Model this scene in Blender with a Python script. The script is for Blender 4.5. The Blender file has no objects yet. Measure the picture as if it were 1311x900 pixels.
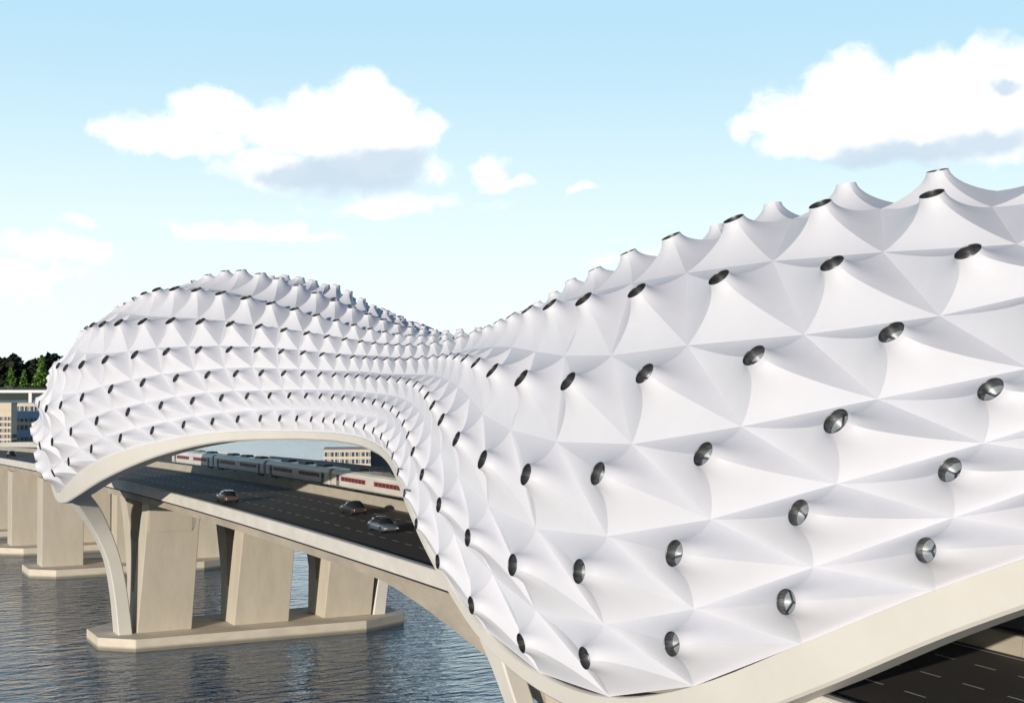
import bpy, bmesh, math, random
from mathutils import Vector
PI = math.pi
# canopy node grid (rows from the lower edge up to the ridge, columns along the bridge) and cell tips
NODES=[[[66.08,-0.07,24.42],[64.54,7.88,23.06],[62.91,15.84,21.46],[61.2,23.79,19.58],[59.39,31.75,17.37],[57.5,39.7,14.76],[55.5,47.66,11.7],[53.4,55.38,8.41],[51.29,63.56,4.49],[49.96,72.18,0.64],[49.6,81.46,-1.77],[49.37,90.66,-1.83],[49.2,99.0,-0.06],[49.36,105.83,2.58],[49.74,111.32,5.23],[50.42,115.76,7.42],[51.23,119.73,9.28],[52.12,123.5,10.78],[52.93,127.15,11.86],[53.52,130.63,12.58],[53.97,133.86,12.98],[54.21,137.08,13.28],[54.3,140.3,13.47],[54.26,143.34,13.53],[54.18,146.09,13.6],[54.0,148.85,13.59],[53.68,151.9,13.56],[53.2,155.39,13.52],[52.54,159.28,13.42],[51.55,163.42,13.31],[50.36,167.9,13.16],[48.76,172.9,12.84],[46.69,178.71,12.24],[44.4,185.58,11.29],[42.16,193.67,9.94],[40.42,202.99,8.08],[39.6,213.28,5.66],[39.66,223.74,3.07],[40.19,233.33,1.64],[40.75,241.44,2.84],[41.43,247.86,4.98],[42.32,252.71,6.73],[43.49,256.13,7.31]],[[66.6,5.22,24.49],[65.01,13.71,23.29],[63.36,22.23,21.87],[61.6,30.76,20.2],[59.57,39.3,18.05],[57.29,47.53,15.32],[54.6,55.29,12.1],[52.38,63.82,8.68],[50.43,72.83,5.19],[49.47,81.91,2.92],[49.04,90.74,2.7],[49.52,98.6,4.28],[49.83,106.19,6.68],[50.47,112.42,9.07],[51.18,117.1,11.06],[52.04,120.51,12.61],[52.85,123.35,13.66],[53.52,126.12,14.41],[54.17,129.1,14.88],[54.7,132.41,15.22],[55.07,135.88,15.49],[55.22,139.3,15.58],[55.21,142.44,15.68],[55.14,145.24,15.83],[54.97,147.97,15.93],[54.73,150.99,15.95],[54.34,154.51,15.96],[53.74,158.47,15.93],[52.87,162.81,15.87],[51.82,167.8,15.7],[49.93,173.83,15.32],[47.87,180.01,14.78],[46.05,186.3,13.98],[43.66,194.06,12.91],[41.12,203.05,11.46],[39.56,211.77,9.47],[38.48,219.64,7.3],[37.97,226.76,6.33],[38.39,233.37,7.59],[38.96,239.61,9.4],[39.79,245.34,10.29],[41.01,250.44,10.28],[42.72,254.94,9.7]],[[67.12,10.99,24.75],[65.48,19.92,23.75],[63.77,28.88,22.57],[61.93,37.91,21.19],[59.45,46.89,18.9],[56.62,55.11,15.94],[54.17,63.9,13.32],[51.91,73.12,10.61],[50.34,82.92,8.69],[49.87,92.22,8.39],[50.03,100.43,9.44],[50.68,107.31,11.28],[51.6,112.84,13.06],[52.55,117.0,14.56],[53.4,120.35,15.67],[54.26,123.38,16.41],[54.94,126.43,16.97],[55.58,129.64,17.35],[56.08,133.03,17.63],[56.42,136.54,17.81],[56.58,139.99,17.92],[56.57,143.18,18.02],[56.46,146.03,18.15],[56.24,148.68,18.22],[55.9,151.53,18.21],[55.43,154.89,18.21],[54.79,158.74,18.24],[53.92,163.04,18.22],[52.81,167.98,18.09],[51.16,173.72,18.04],[49.38,179.82,17.76],[47.1,186.6,17.21],[44.73,194.06,16.34],[42.22,202.31,15.27],[40.06,210.4,13.9],[38.5,217.43,12.25],[37.31,223.12,11.64],[37.05,228.05,12.51],[37.37,232.89,13.48],[38.07,237.94,13.71],[39.15,243.21,13.4],[40.73,248.59,12.87],[42.91,253.98,12.28]],[[68.07,17.41,25.32],[66.46,26.67,24.58],[64.78,35.95,23.71],[62.86,45.53,22.73],[59.53,54.74,19.89],[57.21,63.86,18.16],[54.49,73.38,16.33],[52.58,83.31,14.87],[51.9,92.8,14.69],[52.32,101.01,15.31],[53.17,107.72,16.44],[54.43,112.78,17.84],[55.22,116.95,18.77],[55.92,120.37,19.27],[56.61,123.46,19.58],[57.29,126.58,19.74],[57.87,129.91,19.83],[58.3,133.46,19.87],[58.58,137.09,19.91],[58.66,140.57,19.96],[58.59,143.71,20.04],[58.45,146.46,20.19],[58.2,149.01,20.31],[57.81,151.7,20.36],[57.31,154.82,20.43],[56.68,158.47,20.54],[55.8,162.65,20.65],[54.73,167.42,20.76],[53.21,172.98,20.95],[51.44,179.11,20.89],[49.23,185.78,20.64],[46.75,193.15,20.17],[44.46,200.94,19.44],[41.99,208.89,18.45],[39.83,215.77,17.41],[38.52,220.85,17.22],[37.72,224.43,18.13],[37.77,227.79,18.46],[38.09,231.69,17.68],[38.7,236.28,16.58],[39.88,241.5,15.76],[41.74,247.23,15.35],[44.21,253.35,15.21]],[[69.44,24.27,26.37],[67.99,33.69,25.91],[66.48,43.12,25.37],[64.35,53.5,24.87],[61.27,63.02,23.06],[59.07,72.81,22.2],[56.92,82.86,21.71],[56.14,91.82,21.14],[56.49,99.59,21.24],[57.44,106.25,21.73],[58.2,112.05,22.23],[58.74,116.77,22.37],[59.26,120.37,22.29],[59.73,123.39,22.29],[60.09,126.45,22.1],[60.4,129.84,21.89],[60.74,133.5,21.73],[61.03,137.25,21.66],[61.13,140.87,21.68],[61.08,144.11,21.77],[60.94,146.85,21.92],[60.61,149.28,22.05],[60.14,151.76,22.14],[59.58,154.64,22.27],[58.91,158.11,22.46],[58.12,162.16,22.71],[57.08,166.73,23.02],[55.86,171.75,23.39],[54.33,177.49,23.65],[52.17,184.28,23.87],[49.94,191.68,23.92],[47.59,199.43,23.89],[45.28,207.15,23.47],[43.2,214.08,23.25],[41.72,219.29,23.45],[40.92,222.52,24.02],[40.41,224.4,24.17],[40.34,226.71,23.09],[40.58,230.11,21.46],[41.19,234.67,19.98],[42.39,240.2,19.02],[44.25,246.41,18.6],[46.66,253.09,18.52]],[[71.24,31.09,27.92],[70.06,40.44,27.68],[68.83,49.8,27.4],[66.16,61.62,27.41],[64.78,71.71,27.69],[63.24,81.34,27.76],[61.98,90.38,27.48],[61.77,97.82,27.14],[61.94,104.21,26.77],[62.21,109.69,26.37],[62.7,114.13,25.85],[63.11,117.79,25.26],[63.25,121.05,24.78],[63.15,124.36,24.19],[62.98,128.01,23.6],[63.06,132.01,23.15],[63.3,136.18,23.0],[63.45,140.17,23.0],[63.4,143.64,23.02],[63.22,146.54,23.13],[62.99,149.06,23.32],[62.58,151.54,23.5],[62.03,154.23,23.71],[61.44,157.35,24.03],[60.76,161.08,24.42],[60.0,165.48,24.9],[58.96,170.5,25.46],[57.68,176.12,26.05],[56.23,182.47,26.61],[54.61,189.74,27.41],[52.82,197.56,28.0],[51.0,205.31,28.46],[49.22,212.2,28.83],[47.87,217.4,29.39],[46.91,220.74,29.75],[45.81,222.34,29.69],[44.81,223.22,28.89],[44.65,225.11,27.33],[45.07,228.47,25.81],[45.78,233.36,24.49],[46.72,239.41,23.35],[48.12,246.12,22.47],[50.16,253.15,21.96]],[[73.56,37.24,29.6],[72.71,46.31,29.47],[71.82,55.39,29.28],[70.58,67.83,30.56],[69.82,77.53,31.43],[68.99,86.29,31.57],[68.35,93.89,30.81],[67.95,100.01,29.91],[67.45,105.16,29.07],[66.83,109.55,28.22],[66.58,113.12,27.43],[66.44,116.27,26.66],[66.12,119.56,25.84],[65.6,123.39,25.01],[65.13,127.77,24.11],[64.89,132.54,23.69],[64.96,137.37,23.59],[65.27,141.65,23.66],[65.57,145.01,23.87],[65.56,147.68,24.07],[65.2,150.16,24.2],[64.63,152.75,24.41],[64.02,155.65,24.73],[63.44,159.12,25.19],[62.89,163.36,25.86],[62.41,168.42,26.63],[61.92,174.22,27.55],[61.32,180.7,28.67],[60.6,187.74,29.85],[59.76,195.1,31.07],[58.72,202.42,32.21],[57.64,208.99,33.01],[56.37,214.13,33.47],[54.8,217.61,33.5],[53.2,219.55,33.11],[51.63,220.51,32.5],[50.31,221.35,31.82],[49.91,223.57,30.54],[50.14,227.52,29.3],[50.7,232.97,28.19],[51.55,239.4,27.01],[52.83,246.31,25.86],[54.67,253.38,25.01]],[[76.19,42.14,31.24],[75.65,50.79,31.08],[74.98,59.42,30.84],[74.5,71.1,32.25],[74.25,80.11,32.34],[73.67,88.28,31.86],[72.79,95.44,31.04],[72.06,100.87,30.17],[71.63,104.72,29.38],[71.12,107.76,28.56],[70.48,110.53,27.64],[69.74,113.48,26.61],[68.95,116.98,25.46],[68.21,121.26,24.53],[67.52,126.17,23.83],[67.1,131.49,23.83],[67.08,136.85,23.9],[67.31,141.8,24.02],[67.52,146.07,24.19],[67.44,149.73,24.52],[67.24,152.89,25.02],[66.99,155.86,25.56],[66.7,159.22,26.19],[66.56,163.31,26.97],[66.7,168.19,27.84],[66.9,173.79,28.79],[66.96,179.86,29.98],[67.08,186.16,30.98],[67.06,192.61,31.82],[66.86,198.91,32.94],[66.35,204.71,33.98],[65.47,209.53,34.66],[64.06,213.11,34.88],[62.02,215.52,34.65],[59.84,216.91,34.25],[57.98,217.9,33.72],[56.62,219.51,33.11],[55.99,222.72,31.79],[55.83,227.47,30.51],[56.13,233.36,29.52],[57.01,239.9,28.66],[58.39,246.72,27.87],[60.09,253.61,27.19]],[[79.05,45.68,32.33],[78.79,53.88,32.03],[78.49,62.08,31.49],[78.4,72.14,29.86],[78.25,80.52,28.72],[77.83,88.21,29.43],[77.22,94.93,29.42],[76.59,100.0,29.54],[76.07,103.48,28.93],[75.51,105.99,28.14],[74.73,108.35,27.12],[73.7,111.15,25.91],[72.6,114.73,24.66],[71.6,119.2,23.85],[70.77,124.34,23.36],[70.26,129.95,23.37],[70.08,135.79,23.35],[69.95,141.6,21.98],[69.49,147.19,21.65],[68.76,152.4,23.25],[68.41,156.89,24.29],[68.44,160.86,25.0],[68.52,164.98,25.79],[68.82,169.59,26.74],[69.49,174.68,27.82],[70.1,180.14,28.98],[70.59,185.69,30.12],[71.32,190.91,31.11],[71.95,195.94,31.65],[72.13,200.78,32.12],[71.83,205.15,32.72],[71.04,208.74,33.23],[69.84,211.38,33.56],[68.33,213.19,33.7],[66.73,214.55,33.64],[65.37,216.13,33.37],[64.41,218.69,32.61],[63.88,222.61,31.22],[63.67,227.75,29.9],[63.81,233.77,29.06],[64.35,240.3,28.59],[65.24,247.01,28.31],[66.34,253.75,28.09]],[[82.05,48.4,33.34],[82.04,56.18,32.91],[82.05,63.91,32.21],[82.13,71.67,31.32],[82.19,79.81,30.6],[82.12,87.24,30.1],[82.03,93.76,29.67],[81.82,98.85,29.2],[81.31,102.51,28.55],[80.51,105.22,27.68],[79.52,107.65,26.6],[78.39,110.42,25.4],[77.22,113.92,24.28],[76.08,118.32,23.65],[75.06,123.43,23.16],[74.26,129.12,22.95],[73.74,135.19,22.86],[73.5,141.38,22.79],[73.43,147.47,22.53],[73.37,153.14,22.74],[73.33,158.26,23.09],[73.33,162.99,23.42],[73.35,167.61,24.4],[73.38,172.34,25.54],[73.4,177.32,26.75],[73.43,182.41,27.97],[73.46,187.44,29.04],[73.51,192.24,29.84],[73.56,196.75,30.35],[73.57,200.92,30.66],[73.56,204.66,30.98],[73.53,207.8,31.41],[73.5,210.25,31.95],[73.5,212.14,32.42],[73.51,213.88,32.6],[73.53,215.99,32.28],[73.55,218.93,31.46],[73.54,222.95,30.33],[73.53,228.02,29.22],[73.51,233.93,28.41],[73.5,240.38,27.97],[73.49,247.06,27.83],[73.5,253.76,27.88]],[[82.41,45.81,32.4],[82.63,54.02,32.1],[82.86,62.19,31.62],[82.95,72.1,32.07],[83.17,80.45,31.5],[83.56,88.13,30.82],[84.13,94.82,30.15],[84.43,99.91,29.52],[84.05,103.4,28.85],[83.26,105.91,28.05],[82.38,108.25,27.04],[81.52,111.04,25.82],[80.67,114.63,24.56],[79.76,119.11,23.71],[78.87,124.28,23.16],[78.0,129.91,23.11],[77.28,135.74,23.05],[77.08,141.55,22.9],[77.51,147.16,22.82],[78.22,152.37,22.94],[78.58,156.85,22.83],[78.55,160.86,22.87],[78.46,165.0,23.62],[78.13,169.59,24.22],[77.46,174.68,25.07],[76.84,180.15,26.39],[76.36,185.72,27.53],[75.64,190.96,28.48],[75.01,195.97,29.01],[74.82,200.77,29.48],[75.13,205.13,30.16],[75.94,208.73,30.84],[77.16,211.38,31.4],[78.7,213.17,31.77],[80.29,214.45,31.9],[81.69,216.06,31.78],[82.69,218.63,31.2],[83.23,222.55,30.1],[83.41,227.7,29.1],[83.24,233.74,28.51],[82.68,240.28,28.19],[81.8,247.02,28.01],[80.69,253.78,27.84]],[[82.82,42.24,31.05],[83.3,50.9,30.86],[83.81,59.55,30.56],[84.22,71.14,31.87],[84.48,80.04,31.9],[85.07,88.18,31.45],[85.98,95.37,30.71],[86.43,100.83,29.92],[86.12,104.68,29.18],[85.53,107.69,28.38],[84.8,110.44,27.47],[83.98,113.36,26.42],[83.2,116.86,25.25],[82.38,121.14,24.25],[81.65,126.1,23.46],[80.94,131.47,23.31],[80.21,136.83,23.18],[79.71,141.76,23.01],[79.48,146.03,22.85],[79.55,149.71,22.79],[79.75,152.89,22.86],[80.0,155.86,22.96],[80.29,159.2,23.19],[80.44,163.29,23.26],[80.31,168.15,23.57],[80.11,173.76,24.1],[80.05,179.83,24.56],[79.92,186.12,25.4],[79.93,192.56,26.47],[80.13,198.86,27.59],[80.65,204.71,28.75],[81.52,209.58,29.83],[82.94,213.18,30.56],[85.01,215.55,30.85],[87.19,216.86,30.88],[89.06,217.82,30.45],[90.46,219.45,29.83],[91.1,222.66,29.3],[91.24,227.44,29.03],[90.94,233.37,28.52],[90.06,239.94,27.94],[88.68,246.78,27.32],[86.98,253.7,26.74]],[[83.13,37.31,29.38],[83.93,46.38,29.22],[84.77,55.46,28.96],[85.93,67.91,30.18],[86.64,77.63,31.03],[87.41,86.42,31.18],[88.02,94.05,30.48],[88.18,100.17,29.65],[88.09,105.27,28.86],[87.83,109.61,28.03],[87.0,113.13,27.23],[85.91,116.25,26.45],[84.97,119.52,25.6],[84.25,123.36,24.77],[83.61,127.77,23.79],[82.95,132.58,23.24],[82.29,137.4,22.99],[81.77,141.66,22.84],[81.47,145.0,22.81],[81.48,147.66,22.71],[81.84,150.13,22.53],[82.41,152.7,22.4],[83.03,155.58,22.35],[83.61,159.04,22.39],[84.17,163.28,22.56],[84.67,168.33,22.49],[85.15,174.1,22.39],[85.75,180.57,23.16],[86.46,187.59,24.25],[87.29,194.96,24.86],[88.32,202.29,25.79],[89.41,208.9,27.05],[90.68,214.08,28.07],[92.25,217.63,28.72],[93.82,219.65,29.08],[95.38,220.48,28.94],[96.75,221.31,28.46],[97.17,223.54,28.06],[96.95,227.56,27.86],[96.4,233.07,27.22],[95.56,239.54,26.32],[94.28,246.46,25.35],[92.44,253.53,24.57]],[[83.21,31.15,27.64],[84.35,40.5,27.38],[85.54,49.87,27.03],[88.17,61.7,26.97],[89.51,71.8,27.24],[91.0,81.43,27.32],[92.21,90.5,27.07],[92.23,97.96,26.8],[91.59,104.34,26.49],[90.62,109.82,26.13],[89.28,114.26,25.62],[87.94,117.9,25.02],[86.83,121.14,24.52],[86.06,124.48,24.02],[85.38,128.11,23.36],[84.63,132.08,22.83],[83.93,136.23,22.56],[83.61,140.19,22.42],[83.66,143.64,22.27],[83.84,146.52,22.18],[84.06,149.03,22.16],[84.47,151.49,22.09],[85.02,154.17,22.04],[85.63,157.27,22.05],[86.31,160.99,22.06],[87.09,165.36,22.09],[88.13,170.36,22.2],[89.41,175.95,22.38],[90.87,182.29,22.42],[92.5,189.56,22.43],[94.28,197.36,22.66],[96.09,205.11,23.37],[97.85,211.99,24.12],[99.2,217.24,25.19],[100.17,220.64,26.26],[101.23,222.3,26.95],[102.24,223.25,26.73],[102.46,225.15,25.72],[102.06,228.58,24.68],[101.36,233.53,23.72],[100.41,239.6,22.79],[99.01,246.32,22.05],[96.96,253.35,21.61]],[[83.02,24.32,26.2],[84.45,33.74,25.72],[85.95,43.16,25.14],[88.08,53.56,24.6],[91.14,63.06,22.77],[93.27,72.84,21.92],[95.35,82.9,21.45],[95.97,91.9,20.91],[95.28,99.7,21.04],[93.82,106.36,21.55],[92.42,112.16,22.07],[91.19,116.86,22.2],[89.97,120.45,22.11],[88.94,123.5,22.2],[87.96,126.56,21.97],[87.15,129.93,21.71],[86.48,133.56,21.48],[86.06,137.29,21.34],[85.95,140.88,21.26],[86.0,144.1,21.24],[86.12,146.82,21.28],[86.45,149.23,21.27],[86.92,151.7,21.21],[87.49,154.57,21.16],[88.18,158.02,21.15],[88.97,162.05,21.17],[90.02,166.59,21.24],[91.24,171.59,21.36],[92.79,177.3,21.34],[94.96,184.07,21.31],[97.19,191.46,21.22],[99.54,199.22,21.24],[101.84,206.94,21.01],[103.9,213.87,21.08],[105.35,219.08,21.6],[106.14,222.35,22.51],[106.65,224.44,22.98],[106.77,226.84,22.19],[106.55,230.25,20.81],[105.94,234.84,19.52],[104.74,240.39,18.69],[102.89,246.61,18.35],[100.48,253.3,18.31]],[[82.62,17.45,25.26],[84.23,26.71,24.51],[85.92,35.99,23.62],[87.87,45.56,22.61],[91.18,54.75,19.77],[93.45,63.85,18.05],[96.11,73.37,16.23],[97.88,83.32,14.79],[98.31,92.86,14.62],[97.54,101.09,15.23],[96.26,107.8,16.36],[94.53,112.85,17.75],[93.27,117.02,18.68],[92.27,120.48,19.26],[91.16,123.57,19.56],[90.14,126.68,19.71],[89.34,129.98,19.79],[88.81,133.51,19.82],[88.52,137.12,19.84],[88.43,140.58,19.87],[88.49,143.7,19.93],[88.62,146.43,20.06],[88.87,148.97,20.15],[89.27,151.64,20.17],[89.78,154.75,20.21],[90.42,158.39,20.28],[91.3,162.55,20.35],[92.38,167.29,20.42],[93.9,172.82,20.56],[95.68,178.92,20.46],[97.9,185.58,20.19],[100.38,192.96,19.73],[102.67,200.77,19.03],[105.13,208.72,18.08],[107.28,215.63,17.1],[108.57,220.73,16.96],[109.37,224.42,17.93],[109.33,227.96,18.31],[109.02,231.89,17.57],[108.41,236.46,16.49],[107.24,241.68,15.7],[105.39,247.41,15.31],[102.93,253.55,15.17]],[[82.06,11.02,24.72],[83.72,19.96,23.72],[85.48,28.91,22.53],[87.35,37.93,21.13],[89.81,46.88,18.85],[92.61,55.08,15.89],[95.02,63.86,13.29],[97.19,73.09,10.6],[98.58,82.92,8.71],[98.82,92.26,8.4],[98.4,100.5,9.45],[97.47,107.38,11.27],[96.27,112.9,13.03],[95.25,117.1,14.57],[94.13,120.45,15.67],[93.07,123.47,16.41],[92.25,126.51,16.97],[91.56,129.71,17.35],[91.04,133.09,17.63],[90.7,136.58,17.81],[90.53,140.01,17.92],[90.54,143.19,18.01],[90.63,146.02,18.15],[90.85,148.66,18.22],[91.2,151.5,18.21],[91.67,154.84,18.21],[92.32,158.68,18.24],[93.19,162.96,18.22],[94.3,167.87,18.09],[95.95,173.58,18.04],[97.74,179.67,17.76],[100.02,186.45,17.21],[102.39,193.91,16.34],[104.9,202.17,15.27],[107.06,210.3,13.9],[108.61,217.36,12.26],[109.8,223.13,11.64],[110.08,228.21,12.5],[109.76,233.13,13.48],[109.04,238.18,13.7],[107.96,243.41,13.4],[106.39,248.76,12.86],[104.23,254.16,12.28]],[[81.43,5.25,24.46],[83.05,13.74,23.25],[84.77,22.24,21.83],[86.57,30.76,20.15],[88.59,39.28,18.0],[90.84,47.5,15.29],[93.48,55.23,12.1],[95.64,63.77,8.71],[97.5,72.79,5.24],[98.33,81.93,2.97],[98.63,90.8,2.75],[98.01,98.69,4.31],[97.57,106.26,6.68],[97.02,112.51,9.07],[96.18,117.19,11.05],[95.21,120.62,12.6],[94.34,123.45,13.66],[93.64,126.21,14.41],[92.99,129.19,14.87],[92.44,132.48,15.22],[92.06,135.93,15.49],[91.9,139.33,15.58],[91.9,142.45,15.68],[91.97,145.24,15.83],[92.14,147.96,15.93],[92.38,150.97,15.95],[92.77,154.47,15.96],[93.37,158.41,15.93],[94.24,162.73,15.88],[95.29,167.69,15.7],[97.18,173.69,15.33],[99.24,179.87,14.78],[101.06,186.17,13.98],[103.46,193.94,12.91],[106.0,202.98,11.46],[107.57,211.73,9.47],[108.64,219.66,7.3],[109.17,226.92,6.32],[108.77,233.66,7.57],[108.19,239.93,9.39],[107.34,245.6,10.28],[106.11,250.64,10.27],[104.41,255.09,9.69]],[[80.92,-0.07,24.42],[82.46,7.88,23.06],[84.09,15.84,21.46],[85.8,23.79,19.58],[87.61,31.75,17.37],[89.5,39.7,14.76],[91.5,47.66,11.7],[93.6,55.38,8.41],[95.71,63.56,4.49],[97.04,72.18,0.64],[97.4,81.46,-1.77],[97.63,90.66,-1.83],[97.8,99.0,-0.06],[97.64,105.83,2.58],[97.26,111.32,5.23],[96.58,115.76,7.42],[95.77,119.73,9.28],[94.88,123.5,10.78],[94.07,127.15,11.86],[93.48,130.63,12.58],[93.03,133.86,12.98],[92.79,137.08,13.28],[92.7,140.3,13.47],[92.74,143.34,13.53],[92.82,146.09,13.6],[93.0,148.85,13.59],[93.32,151.9,13.56],[93.8,155.39,13.52],[94.46,159.28,13.42],[95.45,163.42,13.31],[96.64,167.9,13.16],[98.24,172.9,12.84],[100.31,178.71,12.24],[102.6,185.58,11.29],[104.84,193.67,9.94],[106.58,202.99,8.08],[107.4,213.28,5.66],[107.34,223.74,3.07],[106.81,233.33,1.64],[106.25,241.44,2.84],[105.57,247.86,4.98],[104.68,252.71,6.73],[103.51,256.13,7.31]]]
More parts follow.
